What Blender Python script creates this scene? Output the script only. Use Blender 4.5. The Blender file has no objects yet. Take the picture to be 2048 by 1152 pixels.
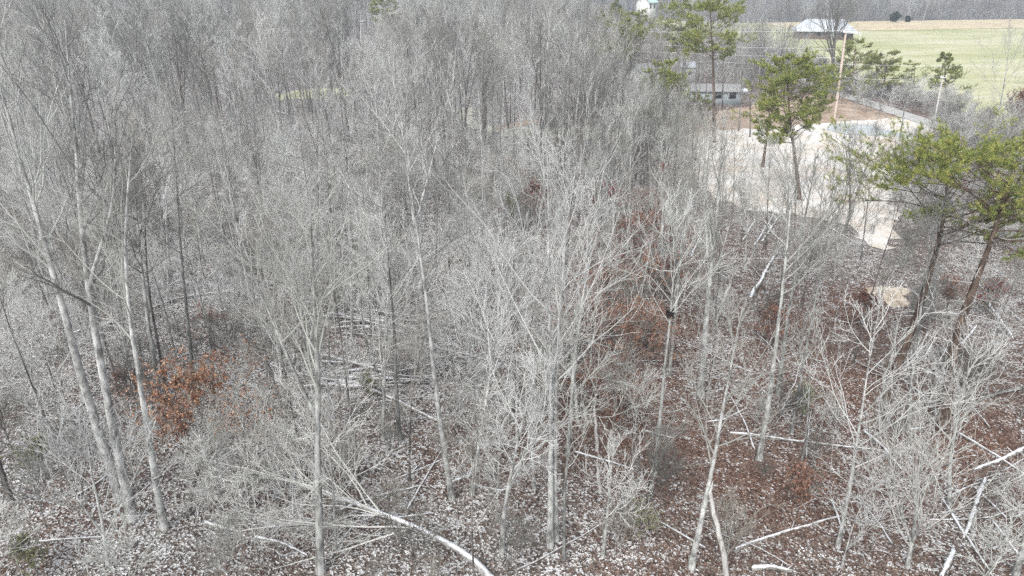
import bpy, bmesh, math
import numpy as np
from mathutils import Vector, Matrix
R = np.random.RandomState
rad = math.radians

# ------------------------------------------------------------------ camera, sky, sun, exposure
H, PITCH, F = 20.0, rad(24.0), 1384.0            # drone height, tilt, focal length in px of a 2048 px wide frame
sc = bpy.context.scene
cam = bpy.data.objects.new('camera', bpy.data.cameras.new('camera'))
sc.collection.objects.link(cam)
cam.data.sensor_width = 36.0
cam.data.lens = 36.0 * F / 2048.0
cam.data.clip_start, cam.data.clip_end = 0.5, 20000
cam.location = (0, 0, H)
cam.rotation_euler = (math.pi / 2 - PITCH, 0, 0)
sc.camera = cam

SUN_EL, SUN_AZ = rad(48), rad(205)
world = bpy.data.worlds.new('World'); sc.world = world; world.use_nodes = True
wn = world.node_tree.nodes; wl = world.node_tree.links
sky = wn.new('ShaderNodeTexSky'); sky.sky_type = 'NISHITA'; sky.sun_disc = False
sky.sun_elevation = SUN_EL; sky.sun_rotation = SUN_AZ; sky.dust_density = 3.0; sky.air_density = 1.0
hsv = wn.new('ShaderNodeHueSaturation'); hsv.inputs['Saturation'].default_value = 0.24
wl.new(sky.outputs[0], hsv.inputs['Color']); wl.new(hsv.outputs[0], wn['Background'].inputs[0])
wn['Background'].inputs[1].default_value = 0.15
sun = bpy.data.objects.new('sun', bpy.data.lights.new('sun', 'SUN'))
sc.collection.objects.link(sun)
sun.data.energy = 1.0; sun.data.angle = rad(30); sun.data.color = (0.99, 0.985, 0.94)
sdir = Vector((math.sin(SUN_AZ) * math.cos(SUN_EL), math.cos(SUN_AZ) * math.cos(SUN_EL), math.sin(SUN_EL)))
sun.rotation_euler = sdir.to_track_quat('Z', 'Y').to_euler(); sun.location = (0, -50, 90)
sc.view_settings.view_transform = 'Standard'; sc.view_settings.look = 'None'
sc.view_settings.exposure = 1.2; sc.view_settings.gamma = 1.0; sc.view_settings.use_curve_mapping = False
sc.render.engine = 'CYCLES'
sc.cycles.max_bounces = 3; sc.cycles.diffuse_bounces = 2; sc.cycles.glossy_bounces = 2
sc.cycles.transmission_bounces = 2; sc.cycles.volume_bounces = 0
sc.cycles.use_denoising = False
sc.cycles.use_adaptive_sampling = False

# ------------------------------------------------------------------ terrain function and picture-to-place helpers
def sm(a, b, x):
    t = np.clip((np.asarray(x, float) - a) / (b - a), 0, 1); return t * t * (3 - 2 * t)
def tz(x, y):
    x = np.asarray(x, float); y = np.asarray(y, float)
    calm = 1 - sm(10, 19, x) * sm(38, 50, y)
    und = 0.28 * np.sin(x / 6.1 + 1) * np.cos(y / 7.3) + 0.22 * np.sin(x / 3.7 + y / 4.9 + 2) + 0.35 * np.sin(y / 13.0 - x / 17.0)
    z = und * calm * (1 - sm(140, 200, y))
    z = z + 5.7 * sm(95, 255, y) + 0.013 * np.clip(x - 95, 0, 200) * sm(180, 255, y)
    right = sm(40, 75, x - 0.05 * y)
    z = z - (17.0 * right + 2 * (1 - right)) * sm(262, 420, y)
    z = z + 55 * sm(560, 1500, y) + 18 * sm(350, 800, y) * (1 - sm(-60, 120, x))
    z = z + (32 + 12 * np.sin(x / 420.0) + 7 * np.sin(x / 170.0 + 1)) * sm(1700, 3300, y)
    return z
CP, SP = math.cos(PITCH), math.sin(PITCH)
def ray(u, v):
    a = (u - 1024) / F; b = (576 - v) / F
    return np.array([a, CP + b * SP, -SP + b * CP])
def gp(u, v):
    d = ray(u, v); z = 0.0
    for _ in range(25):
        t = (z - H) / d[2]; p = np.array([0, 0, H]) + d * t; z = float(tz(p[0], p[1]))
    return np.array([p[0], p[1], z])
def at(u, v, y):                                   # the point seen there at a given distance northwards
    d = ray(u, v); return np.array([0, 0, H]) + d * (y / d[1])
def zz(x, y): return float(tz(x, y))

# ------------------------------------------------------------------ mesh helpers
class Geo:
    def __init__(s): s.v = []; s.q = []; s.t = []; s.n = 0; s.c = []
    def add(s, v, quads=None, tris=None, col=None):
        v = np.asarray(v, float).reshape(-1, 3)
        if quads is not None and len(quads): s.q.append(np.asarray(quads, int).reshape(-1, 4) + s.n)
        if tris is not None and len(tris): s.t.append(np.asarray(tris, int).reshape(-1, 3) + s.n)
        if col is not None: s.c.append(np.asarray(col, float).reshape(-1, 3))
        s.v.append(v); s.n += len(v)
    def tubes(s, P, Rr, k, cap=False):
        P = np.asarray(P, float); Rr = np.asarray(Rr, float)
        N, n, _ = P.shape
        T = np.gradient(P, axis=1)
        T /= np.linalg.norm(T, axis=2, keepdims=True) + 1e-9
        ref = np.where(np.abs(T[:, :1, 2:3]) > 0.9, np.array([1., 0, 0]), np.array([0, 0, 1.]))
        A = np.cross(T, ref); A /= np.linalg.norm(A, axis=2, keepdims=True) + 1e-9
        B = np.cross(T, A)
        th = np.arange(k) * 2 * math.pi / k
        V = P[:, :, None, :] + Rr[:, :, None, None] * (np.cos(th)[None, None, :, None] * A[:, :, None, :] + np.sin(th)[None, None, :, None] * B[:, :, None, :])
        base = (np.arange(N) * n * k)[:, None, None] + (np.arange(n - 1) * k)[None, :, None]
        j = np.arange(k)[None, None, :]; j2 = (j + 1) % k
        q = np.stack([base + j, base + k + j, base + k + j2, base + j2], -1).reshape(-1, 4)
        s.add(V.reshape(-1, 3), q)
        if cap:
            for i in range(N):
                for e in (0, n - 1):
                    ring = V[i, e]; c = ring.mean(0)
                    vv = np.vstack([ring, c]); a = np.arange(k); b = (a + 1) % k
                    tr = np.stack([a, b, np.full(k, k)], 1)
                    s.add(vv, None, tr if e == 0 else tr[:, ::-1])
    def box(s, c, d, rz=0):
        x, y, z = np.array(d) / 2.0
        v = np.array([[-x, -y, -z], [x, -y, -z], [x, y, -z], [-x, y, -z], [-x, -y, z], [x, -y, z], [x, y, z], [-x, y, z]])
        ca, sa = math.cos(rz), math.sin(rz)
        v = v @ np.array([[ca, sa, 0], [-sa, ca, 0], [0, 0, 1]]) + np.array(c)
        s.add(v, [[0, 3, 2, 1], [4, 5, 6, 7], [0, 1, 5, 4], [1, 2, 6, 5], [2, 3, 7, 6], [3, 0, 4, 7]])
    def mesh(s, name, mat, smooth=True):
        me = bpy.data.meshes.new(name)
        V = np.vstack(s.v).astype(np.float32)
        Q = np.vstack(s.q) if s.q else np.zeros((0, 4), int); T = np.vstack(s.t) if s.t else np.zeros((0, 3), int)
        me.vertices.add(len(V)); me.vertices.foreach_set('co', V.ravel())
        nl = Q.size + T.size
        me.loops.add(nl); me.loops.foreach_set('vertex_index', np.concatenate([Q.ravel(), T.ravel()]).astype(np.int32))
        me.polygons.add(len(Q) + len(T))
        st = np.concatenate([np.arange(len(Q)) * 4, Q.size + np.arange(len(T)) * 3]).astype(np.int32)
        me.polygons.foreach_set('loop_start', st)
        if smooth: me.polygons.foreach_set('use_smooth', np.ones(len(st), bool))
        me.update(calc_edges=True)
        if s.c:
            C = np.vstack(s.c); at_ = me.attributes.new('tint', 'FLOAT_COLOR', 'POINT')
            at_.data.foreach_set('color', np.hstack([C, np.ones((len(C), 1))]).astype(np.float32).ravel())
        if mat: me.materials.append(mat)
        return me
col = sc.collection
def link(name, me, parent=None, loc=None):
    o = bpy.data.objects.new(name, me); col.objects.link(o)
    if parent is not None: o.parent = parent
    if loc is not None: o.location = loc
    return o
def tag(o, label=None, cat=None, group=None, kind=None):
    if label: o['label'] = label
    if cat: o['category'] = cat
    if group: o['group'] = group
    if kind: o['kind'] = kind
    return o

# ------------------------------------------------------------------ materials
def newmat(name, rough=0.85, spec=0.2):
    m = bpy.data.materials.new(name); m.use_nodes = True
    b = m.node_tree.nodes['Principled BSDF']; b.inputs['Roughness'].default_value = rough
    b.inputs['Specular IOR Level'].default_value = spec
    return m, m.node_tree.nodes, m.node_tree.links, b
def nd(ns, t, **kw):
    n = ns.new(t)
    for k, v in kw.items(): setattr(n, k, v)
    return n
def ramp(ns, stops):
    r = ns.new('ShaderNodeValToRGB'); e = r.color_ramp.elements
    while len(e) < len(stops): e.new(0.5)
    for i, (p, c) in enumerate(stops): e[i].position = p; e[i].color = (*c, 1)
    return r
def plain(name, c, rough=0.8, var=0.15, scale=3.0, spec=0.25):
    m, ns, ls, b = newmat(name, rough, spec)
    n = nd(ns, 'ShaderNodeTexNoise'); n.inputs['Scale'].default_value = scale; n.inputs['Detail'].default_value = 5
    tc = nd(ns, 'ShaderNodeTexCoord'); ls.new(tc.outputs['Object'], n.inputs['Vector'])
    c = np.array(c); r = ramp(ns, [(0.3, tuple(c * (1 - var))), (0.7, tuple(np.minimum(c * (1 + var), 0.95)))])
    ls.new(n.outputs['Fac'], r.inputs[0]); ls.new(r.outputs[0], b.inputs['Base Color']); return m
def bark(name, dark, light, snow=0.0, scale=5.0, stretch=0.25, rnd=0.35, contrast=(0.38, 0.62)):
    m, ns, ls, b = newmat(name, 0.9, 0.1)
    tc = nd(ns, 'ShaderNodeTexCoord'); mp = nd(ns, 'ShaderNodeMapping'); mp.inputs['Scale'].default_value = (1, 1, stretch)
    ls.new(tc.outputs['Object'], mp.inputs[0])
    n = nd(ns, 'ShaderNodeTexNoise'); n.inputs['Scale'].default_value = scale; n.inputs['Detail'].default_value = 6; n.inputs['Roughness'].default_value = 0.7
    ls.new(mp.outputs[0], n.inputs['Vector'])
    r = ramp(ns, [(contrast[0], dark), (contrast[1], light)]); ls.new(n.outputs['Fac'], r.inputs[0])
    oi = nd(ns, 'ShaderNodeObjectInfo')
    mr = nd(ns, 'ShaderNodeMapRange'); mr.inputs['To Min'].default_value = 1 - rnd; mr.inputs['To Max'].default_value = 1 + rnd
    ls.new(oi.outputs['Random'], mr.inputs['Value'])
    mx = nd(ns, 'ShaderNodeMix', data_type='RGBA', blend_type='MULTIPLY'); mx.inputs[0].default_value = 1
    ls.new(r.outputs[0], mx.inputs[6]); ls.new(mr.outputs[0], mx.inputs[7])
    out = mx.outputs[2]
    if snow > 0:                                     # snow lying on upward faces
        ge = nd(ns, 'ShaderNodeNewGeometry'); sx = nd(ns, 'ShaderNodeSeparateXYZ'); ls.new(ge.outputs['Normal'], sx.inputs[0])
        n2 = nd(ns, 'ShaderNodeTexNoise'); n2.inputs['Scale'].default_value = 3.5; n2.inputs['Detail'].default_value = 4
        ls.new(tc.outputs['Object'], n2.inputs['Vector'])
        ad = nd(ns, 'ShaderNodeMath', operation='MULTIPLY_ADD'); ls.new(n2.outputs['Fac'], ad.inputs[0]); ad.inputs[1].default_value = 1.2; ls.new(sx.outputs['Z'], ad.inputs[2])
        m2 = nd(ns, 'ShaderNodeMapRange'); ls.new(ad.outputs[0], m2.inputs['Value'])
        m2.inputs['From Min'].default_value = 1.45 - snow; m2.inputs['From Max'].default_value = 1.65 - snow
        mx2 = nd(ns, 'ShaderNodeMix', data_type='RGBA'); ls.new(m2.outputs[0], mx2.inputs[0]); ls.new(out, mx2.inputs[6]); mx2.inputs[7].default_value = (0.66, 0.67, 0.69, 1)
        out = mx2.outputs[2]
    ls.new(out, b.inputs['Base Color'])
    bp = nd(ns, 'ShaderNodeBump'); bp.inputs['Strength'].default_value = 0.6; bp.inputs['Distance'].default_value = 0.03
    ls.new(n.outputs['Fac'], bp.inputs['Height']); ls.new(bp.outputs[0], b.inputs['Normal'])
    return m
def twigmat(name, c, rnd=0.3):
    m, ns, ls, b = newmat(name, 0.9, 0.1)
    oi = nd(ns, 'ShaderNodeObjectInfo')
    c = np.array(c); r = ramp(ns, [(0, tuple(c * (1 - rnd))), (0.45, tuple(c * np.array([1.0, 0.985, 0.95]))), (1, tuple(np.minimum(c * (1 + rnd), 0.9)))])
    ls.new(oi.outputs['Random'], r.inputs[0]); ls.new(r.outputs[0], b.inputs['Base Color']); return m
def tinted(name, rough=0.8, trans=0.0):
    m, ns, ls, b = newmat(name, rough, 0.2)
    a = nd(ns, 'ShaderNodeAttribute', attribute_name='tint'); ls.new(a.outputs['Color'], b.inputs['Base Color'])
    return m

M = {}
M['bark_grey'] = bark('bark_grey', (0.10, 0.10, 0.092), (0.42, 0.425, 0.405), scale=4.0, stretch=0.3)
M['bark_pale'] = bark('bark_pale', (0.14, 0.14, 0.13), (0.51, 0.515, 0.495), rnd=0.15, contrast=(0.38, 0.60), scale=4.0, stretch=0.45)
M['bark_dark'] = bark('bark_dark', (0.045, 0.04, 0.036), (0.20, 0.185, 0.17), stretch=0.15, rnd=0.25)
M['bark_pine'] = bark('bark_pine', (0.05, 0.035, 0.028), (0.20, 0.15, 0.12), stretch=0.3, rnd=0.2)
M['bark_log'] = bark('bark_log', (0.07, 0.06, 0.05), (0.36, 0.345, 0.32), snow=0.16)
M['bark_snowy'] = bark('bark_snowy', (0.20, 0.19, 0.18), (0.52, 0.51, 0.49), snow=0.30, rnd=0.15)
M['dead_limb'] = bark('dead_limb', (0.30, 0.29, 0.27), (0.58, 0.57, 0.55), rnd=0.1)
M['twig_grey'] = twigmat('twig_grey', (0.348, 0.355, 0.335), 0.52)
M['twig_pale'] = twigmat('twig_pale', (0.50, 0.505, 0.49), 0.15)
M['twig_dark'] = twigmat('twig_dark', (0.17, 0.167, 0.155), 0.4)
M['twig_brown'] = twigmat('twig_brown', (0.28, 0.265, 0.24), 0.35)
M['leaf'] = tinted('leaf', 0.75)
M['needle'] = tinted('needle', 0.6)

# ------------------------------------------------------------------ tree grower (levels of polylines)
def unit(v): return v / (np.linalg.norm(v, axis=-1, keepdims=True) + 1e-9)
def grow(rs, S, D, L, n, wander, up):
    N = len(S); P = np.zeros((N, n, 3)); P[:, 0] = S; d = unit(D)
    for i in range(1, n):
        d = unit(d + rs.normal(0, wander, (N, 3)) + np.array([0, 0, up]) / (n - 1))
        P[:, i] = P[:, i - 1] + d * (L / (n - 1))[:, None]
    return P
def spawn(rs, P, Rr, L, cnt, t0, t1, ang, asd, lf, ltaper, rf, rmin):
    N, n, _ = P.shape
    k = np.repeat(np.arange(N), cnt); m = len(k)
    slot = np.tile((np.arange(cnt) + 0.5) / cnt, N)
    t = np.clip(t0 + (t1 - t0) * (slot + rs.uniform(-0.5, 0.5, m) / cnt), 0, 0.995)
    fi = t * (n - 1); i = np.minimum(fi.astype(int), n - 2); w = (fi - i)[:, None]
    S = P[k, i] * (1 - w) + P[k, i + 1] * w
    T = unit(P[k, i + 1] - P[k, i]); rr = Rr[k, i] * (1 - w[:, 0]) + Rr[k, i + 1] * w[:, 0]
    q = unit(np.cross(T, unit(rs.normal(0, 1, (m, 3)))))
    a = np.radians(np.clip(rs.normal(ang, asd, m), 12, 95))[:, None]
    D = T * np.cos(a) + q * np.sin(a)
    LL = L[k] * lf * (1 - ltaper * t) * rs.uniform(0.65, 1.25, m)
    r0 = np.maximum(rr * rf, rmin)
    return S, D, LL, r0, t
def taper(r0, n, end): return r0[:, None] * np.linspace(1, end, n)[None, :]

def make_tree(seed, h, r0, cs=0.45, spread=0.22, n1=14, n2=5, n3=4, n4=1, lean=(0, 0), fork=0, wob=0.025, a1=48, up1=0.45,
              path=None, twig=1.0, leaves=0, leafcol=None, leafsize=0.09, flare=1.35, kink=1.0):
    """returns (trunk Geo, crown Geo, leaf Geo or None), base at the origin"""
    rs = R(seed); tr = Geo(); cr = Geo()
    n = 16
    if path is not None:
        pth = np.array(path, float); tt = np.linspace(0, 1, len(pth)); s = np.linspace(0, 1, n)
        P = np.stack([np.interp(s, tt, pth[:, j]) for j in range(3)], 1)
        k = np.array([0.25, 0.5, 0.25])
        for _ in range(2): P[1:-1] = k[0] * P[:-2] + k[1] * P[1:-1] + k[2] * P[2:]
        P[1:] += rs.normal(0, wob * 0.35 * h / n, (n - 1, 3)) * np.array([1, 1, 0.2])
        P = P[None]
    else:
        D = unit(np.array([[lean[0], lean[1], 1.0]]))
        P = grow(rs, np.zeros((1, 3)), D, np.array([h]), n, wob, 0.04)
        P[0, :, 2] *= h / max(P[0, -1, 2], 0.5)
    s = np.linspace(0, 1, n)
    Rt = r0 * (1 - 0.93 * s ** 0.95) ; Rt[0] *= flare; Rt = np.maximum(Rt, 0.012)[None]
    Pt = P.copy(); Pt[0, 0, 2] -= 0.35
    tr.tubes(Pt, Rt, 8)
    stems = [(P, Rt)]
    if fork:                                             # big forks: co-dominant stems
        for f in range(fork):
            i = int(n * rs.uniform(cs * 0.55, cs * 0.95)) + 1; i = min(max(i, 3), n - 4)
            T = unit(P[0, i] - P[0, i - 1]); q = rs.normal(0, 1, 3); q[2] = 0; q = unit(q)
            a = rad(rs.uniform(14, 26)); L = (h - P[0, i, 2]) * rs.uniform(0.8, 1.0)
            PF = grow(rs, P[:, i], (T * math.cos(a) + q * math.sin(a))[None], np.array([L]), 11, wob * 1.3, 0.3)
            RF = (Rt[0, i] * 0.72) * (1 - 0.92 * np.linspace(0, 1, 11))[None]; RF = np.maximum(RF, 0.012)
            tr.tubes(PF, RF, 7); stems.append((PF, RF))
    L2s = []
    for si, (PP, RR) in enumerate(stems):
        hh = np.array([h * (1.0 if si == 0 else 0.85)])
        c0 = cs if si == 0 else 0.15
        cnt = n1 if si == 0 else max(6, int(n1 * 0.55))
        S, D, L, r, t = spawn(rs, PP, RR, hh, cnt, c0, 0.98, a1, 10, spread, 0.0, 0.5, 0.016 * twig)
        tt = (t - c0) / (1 - c0); L = L * (0.45 + 0.9 * np.sin(np.clip(0.25 + tt * 0.8, 0, 1) * math.pi) ** 0.8) * (1 - 0.35 * tt)
        # steeper towards the top
        D = unit(D + np.array([0, 0, 1]) * (0.1 + 0.5 * tt)[:, None])
        r = np.minimum(r, L * 0.022 + 0.010)
        P1 = grow(rs, S, D, L, 7, 0.11 * kink, up1); R1 = taper(r, 7, 0.28)
        cr.tubes(P1, R1, 4)
        L2s.append((P1, R1, L))
    P1 = np.concatenate([a[0] for a in L2s]); R1 = np.concatenate([a[1] for a in L2s]); L1 = np.concatenate([a[2] for a in L2s])
    tips = []
    S, D, L, r, _ = spawn(rs, P1, R1, L1, n2, 0.15, 0.97, 36, 10, 0.60, 0.45, 0.6, 0.011 * twig)
    P2 = grow(rs, S, D, L, 5, 0.10 * kink, 0.45 / kink); R2 = taper(r, 5, 0.4); cr.tubes(P2, R2, 3); tips.append(P2)
    S, D, L, r, _ = spawn(rs, P2, R2, L, n3, 0.12, 0.97, 35, 12, 0.62, 0.35, 0.7, 0.0085 * twig)
    P3 = grow(rs, S, D, L, 3, 0.12 * kink, 0.35 / kink); R3 = taper(r, 3, 0.5); cr.tubes(P3, R3, 3); tips.append(P3)
    if n4:
        S, D, L, r, _ = spawn(rs, P3, R3, L, n4, 0.15, 0.98, 34, 12, 0.65, 0.2, 0.8, 0.0068 * twig)
        P4 = grow(rs, S, D, L, 2, 0.1, 0.2); R4 = taper(r, 2, 0.6); cr.tubes(P4, R4, 3); tips.append(P4)
    lg = None
    if leaves:
        lg = Geo(); Q = P3.reshape(-1, 3) if n4 == 0 else P4.reshape(-1, 3)
        idx = rs.randint(0, len(Q), leaves); lg_add(lg, rs, Q[idx] + rs.normal(0, 0.05, (leaves, 3)), leafsize, leafcol)
    return tr, cr, lg
def lg_add(g, rs, C, size, cols, flat=0.0):
    """many folded leaves at C; cols = list of (r,g,b)"""
    m = len(C); a = unit(rs.normal(0, 1, (m, 3)) * np.array([1, 1, 1 - flat])); nrm = rs.normal(0, 1, (m, 3)) * (1 - flat) + np.array([0, 0, 1]) * flat * 2
    b = unit(np.cross(nrm, a)); nn = np.cross(a, b)
    s = size * rs.uniform(0.6, 1.3, m)[:, None]
    mid = C + nn * s * rs.uniform(-0.25, 0.25, m)[:, None]
    V = np.stack([C - a * s * 0.6, mid - b * s * 0.38, C + a * s * 0.6, mid + b * s * 0.38], 1).reshape(-1, 3)
    i = np.arange(m)[:, None] * 4
    cc = np.array(cols)[rs.randint(0, len(cols), m)] * rs.uniform(0.75, 1.25, (m, 1))
    g.add(V, None, np.concatenate([i + [0, 1, 2], i + [0, 2, 3]]), np.repeat(np.clip(cc, 0, 0.95), 4, 0))

BROWN = [(0.19, 0.095, 0.068), (0.24, 0.13, 0.092), (0.15, 0.075, 0.056), (0.29, 0.175, 0.13)]
ORANGE = [(0.33, 0.15, 0.075), (0.38, 0.19, 0.105), (0.26, 0.11, 0.055), (0.44, 0.27, 0.17)]
RED = [(0.20, 0.035, 0.04), (0.26, 0.05, 0.05), (0.14, 0.03, 0.035)]
GREEN = [(0.12, 0.17, 0.04), (0.18, 0.22, 0.05), (0.08, 0.12, 0.03)]
OLIVE = [(0.17, 0.18, 0.06), (0.22, 0.21, 0.08), (0.12, 0.13, 0.05)]

def place_new(name, geos, mats, loc, parts=('trunk', 'crown', 'foliage')):
    o = bpy.data.objects.new(name, None); col.objects.link(o); o.location = loc; o.empty_display_size = 0.5
    for g, m, p in zip(geos, mats, parts):
        if g is not None and g.n: link(p, g.mesh(p, m), o)
    return o
def place_copy(name, meshes, loc, rz, s, parts=('trunk', 'crown', 'foliage'), lean=(0, 0)):
    o = bpy.data.objects.new(name, None); col.objects.link(o); o.location = loc
    o.rotation_euler = (lean[0], lean[1], rz); o.scale = s
    for me, p in zip(meshes, parts):
        if me is not None: link(p, me, o)
    return o

# ------------------------------------------------------------------ ground
def poly_in(px, py, poly):
    px = np.asarray(px, float); py = np.asarray(py, float); ins = np.zeros(px.shape, bool); m = len(poly)
    for i in range(m):
        x0, y0 = poly[i]; x1, y1 = poly[(i + 1) % m]
        c = ((y0 > py) != (y1 > py)) & (px < (x1 - x0) * (py - y0) / (y1 - y0 + 1e-12) + x0); ins ^= c
    return ins
CLEAR_PX = [(1350, 275), (1420, 262), (1500, 258), (1600, 250), (1700, 243), (1790, 237), (1850, 243), (1868, 262), (1840, 276), (1800, 290), (1815, 308),
            (1808, 330), (1795, 350), (1788, 400), (1792, 440), (1775, 505), (1742, 495), (1715, 470), (1690, 452), (1640, 438), (1580, 432), (1500, 420), (1440, 402), (1390, 360), (1360, 310)]
CLEAR = [tuple(gp(u, v)[:2]) for u, v in CLEAR_PX]
ROAD = [(66, 40), (65.5, 70), (64.5, 95), (62.5, 115), (60.5, 135), (58.5, 155), (56, 185), (52, 215), (44, 245)]
def road_x(y): return np.interp(y, [p[1] for p in ROAD], [p[0] for p in ROAD])
SANDP = gp(1780, 592)[:2]
def noise2(x, y, s, seed=0):
    rs = R(seed); o = np.zeros(np.broadcast(x, y).shape)
    for k in range(7):
        a = rs.uniform(0, 2 * math.pi); f = s * rs.uniform(0.6, 1.9); o = o + np.sin((x * math.cos(a) + y * math.sin(a)) * f + rs.uniform(0, 6.28))
    return o / 7 * 1.5
BROWNP = [(1290, 470, 5), (1270, 530, 5), (1250, 680, 4.5), (1200, 780, 3.5), (1580, 990, 3.2), (1720, 640, 5), (1950, 900, 3.5), (1000, 400, 6), (1650, 760, 4.5), (1150, 850, 3.2), (960, 900, 3), (1400, 900, 3)]
BROWNW = [(gp(u, v)[0], gp(u, v)[1], r) for u, v, r in BROWNP]
def snow_at(x, y):
    s = 0.43 - 0.17 * sm(-4, 8, x) * (1 - sm(50, 75, y)) - 0.22 * sm(10, 40, x) * sm(60, 90, y) + 0.09 * noise2(x, y, 0.5, 3) + 0.12 * noise2(x, y, 2.2, 4)
    s = s - 0.06 * sm(70, 110, y)
    for bx, by, r in BROWNW: s = s - 0.17 * np.exp(-((x - bx) ** 2 + (y - by) ** 2) / (r * r))
    return np.clip(s, 0.04, 0.8)
def warm_at(x, y):
    s = 0.22 + 0.22 * noise2(x, y, 0.6, 8) + 0.15 * noise2(x, y, 1.9, 9) + 0.15 * sm(-2, 10, x)
    for bx, by, r in BROWNW: s = s + 0.42 * np.exp(-((x - bx) ** 2 + (y - by) ** 2) / (r * r))
    return np.clip(s, 0, 1)

def axis(lo, hi, step, far_lo, far_hi):
    a = list(np.arange(lo, hi + 1e-6, step)); s = step
    while a[-1] < far_hi: s *= 1.16; a.append(a[-1] + s)
    s = step
    while a[0] > far_lo: s *= 1.16; a.insert(0, a[0] - s)
    return np.array(a)
gx = axis(-110, 190, 2.0, -4500, 4500); gy = axis(-10, 290, 2.0, -300, 6500)
X, Y = np.meshgrid(gx, gy); Z = tz(X, Y)
ny, nx = X.shape
idx = np.arange(nx * ny).reshape(ny, nx)
QUADS = np.stack([idx[:-1, :-1], idx[:-1, 1:], idx[1:, 1:], idx[1:, :-1]], -1).reshape(-1, 4)
GV = np.stack([X, Y, Z], -1).reshape(-1, 3)
g = Geo(); g.add(GV, QUADS, None, np.stack([snow_at(X, Y), warm_at(X, Y), sm(350, 700, Y)], -1).reshape(-1, 3))

m, ns, ls, b = newmat('leaf_litter_ground', 0.95, 0.1)
tc = nd(ns, 'ShaderNodeTexCoord'); a = nd(ns, 'ShaderNodeAttribute', attribute_name='tint'); sx = nd(ns, 'ShaderNodeSeparateColor'); ls.new(a.outputs['Color'], sx.inputs[0])
wp = nd(ns, 'ShaderNodeTexNoise'); wp.inputs['Scale'].default_value = 6; ls.new(tc.outputs['Object'], wp.inputs['Vector'])
wm = nd(ns, 'ShaderNodeMix', data_type='RGBA'); wm.inputs[0].default_value = 0.12; ls.new(tc.outputs['Object'], wm.inputs[6]); ls.new(wp.outputs['Color'], wm.inputs[7])
vo = nd(ns, 'ShaderNodeTexVoronoi'); vo.inputs['Scale'].default_value = 12.0; ls.new(tc.outputs['Object'], vo.inputs['Vector'])
sc2 = nd(ns, 'ShaderNodeSeparateColor'); ls.new(vo.outputs['Color'], sc2.inputs[0])
cold = ramp(ns, [(0.0, (0.05, 0.042, 0.038)), (0.4, (0.105, 0.088, 0.078)), (0.75, (0.17, 0.148, 0.132)), (1.0, (0.27, 0.245, 0.22))])
warm = ramp(ns, [(0.0, (0.06, 0.034, 0.027)), (0.4, (0.135, 0.074, 0.054)), (0.75, (0.21, 0.118, 0.085)), (1.0, (0.29, 0.21, 0.165))])
ls.new(sc2.outputs[1], cold.inputs[0]); ls.new(sc2.outputs[1], warm.inputs[0])
mw = nd(ns, 'ShaderNodeMix', data_type='RGBA'); ls.new(sx.outputs[1], mw.inputs[0]); ls.new(cold.outputs[0], mw.inputs[6]); ls.new(warm.outputs[0], mw.inputs[7])
n2 = nd(ns, 'ShaderNodeTexNoise'); n2.inputs['Scale'].default_value = 11; n2.inputs['Detail'].default_value = 3; n2.inputs['Roughness'].default_value = 0.7; ls.new(tc.outputs['Object'], n2.inputs['Vector'])
n3 = nd(ns, 'ShaderNodeTexNoise'); n3.inputs['Scale'].default_value = 1.6; n3.inputs['Detail'].default_value = 4; ls.new(tc.outputs['Object'], n3.inputs['Vector'])
# each leaf-sized cell is snow or leaf: share given by the snow value, wandering a little
m3 = nd(ns, 'ShaderNodeMath', operation='MULTIPLY_ADD'); ls.new(n3.outputs['Fac'], m3.inputs[0]); m3.inputs[1].default_value = 1.5; ls.new(sx.outputs[0], m3.inputs[2])
m4 = nd(ns, 'ShaderNodeMath', operation='MULTIPLY_ADD'); ls.new(n2.outputs['Fac'], m4.inputs[0]); m4.inputs[1].default_value = 0.7; ls.new(m3.outputs[0], m4.inputs[2])
m5 = nd(ns, 'ShaderNodeMath', operation='SUBTRACT'); ls.new(m4.outputs[0], m5.inputs[0]); ls.new(sc2.outputs[0], m5.inputs[1])
mr = nd(ns, 'ShaderNodeMapRange'); mr.inputs['From Min'].default_value = 1.08; mr.inputs['From Max'].default_value = 1.18; ls.new(m5.outputs[0], mr.inputs['Value'])
ms = nd(ns, 'ShaderNodeMix', data_type='RGBA'); ls.new(mr.outputs[0], ms.inputs[0]); ls.new(mw.outputs[2], ms.inputs[6]); ms.inputs[7].default_value = (0.55, 0.55, 0.545, 1)
far = nd(ns, 'ShaderNodeTexNoise'); far.inputs['Scale'].default_value = 0.02; far.inputs['Detail'].default_value = 8; ls.new(tc.outputs['Object'], far.inputs['Vector'])
fr = ramp(ns, [(0.35, (0.05, 0.05, 0.042)), (0.65, (0.13, 0.118, 0.105))]); ls.new(far.outputs['Fac'], fr.inputs[0])
mf = nd(ns, 'ShaderNodeMix', data_type='RGBA'); ls.new(sx.outputs[2], mf.inputs[0]); ls.new(ms.outputs[2], mf.inputs[6]); ls.new(fr.outputs[0], mf.inputs[7])
ls.new(mf.outputs[2], b.inputs['Base Color'])
bp = nd(ns, 'ShaderNodeBump'); bp.inputs['Strength'].default_value = 0.9; bp.inputs['Distance'].default_value = 0.08; ls.new(vo.outputs['Distance'], bp.inputs['Height']); ls.new(bp.outputs[0], b.inputs['Normal'])
M['ground'] = m
ground = tag(link('ground', g.mesh('ground', M['ground'])), 'forest floor of brown leaf litter dusted with snow', kind='structure')

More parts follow.
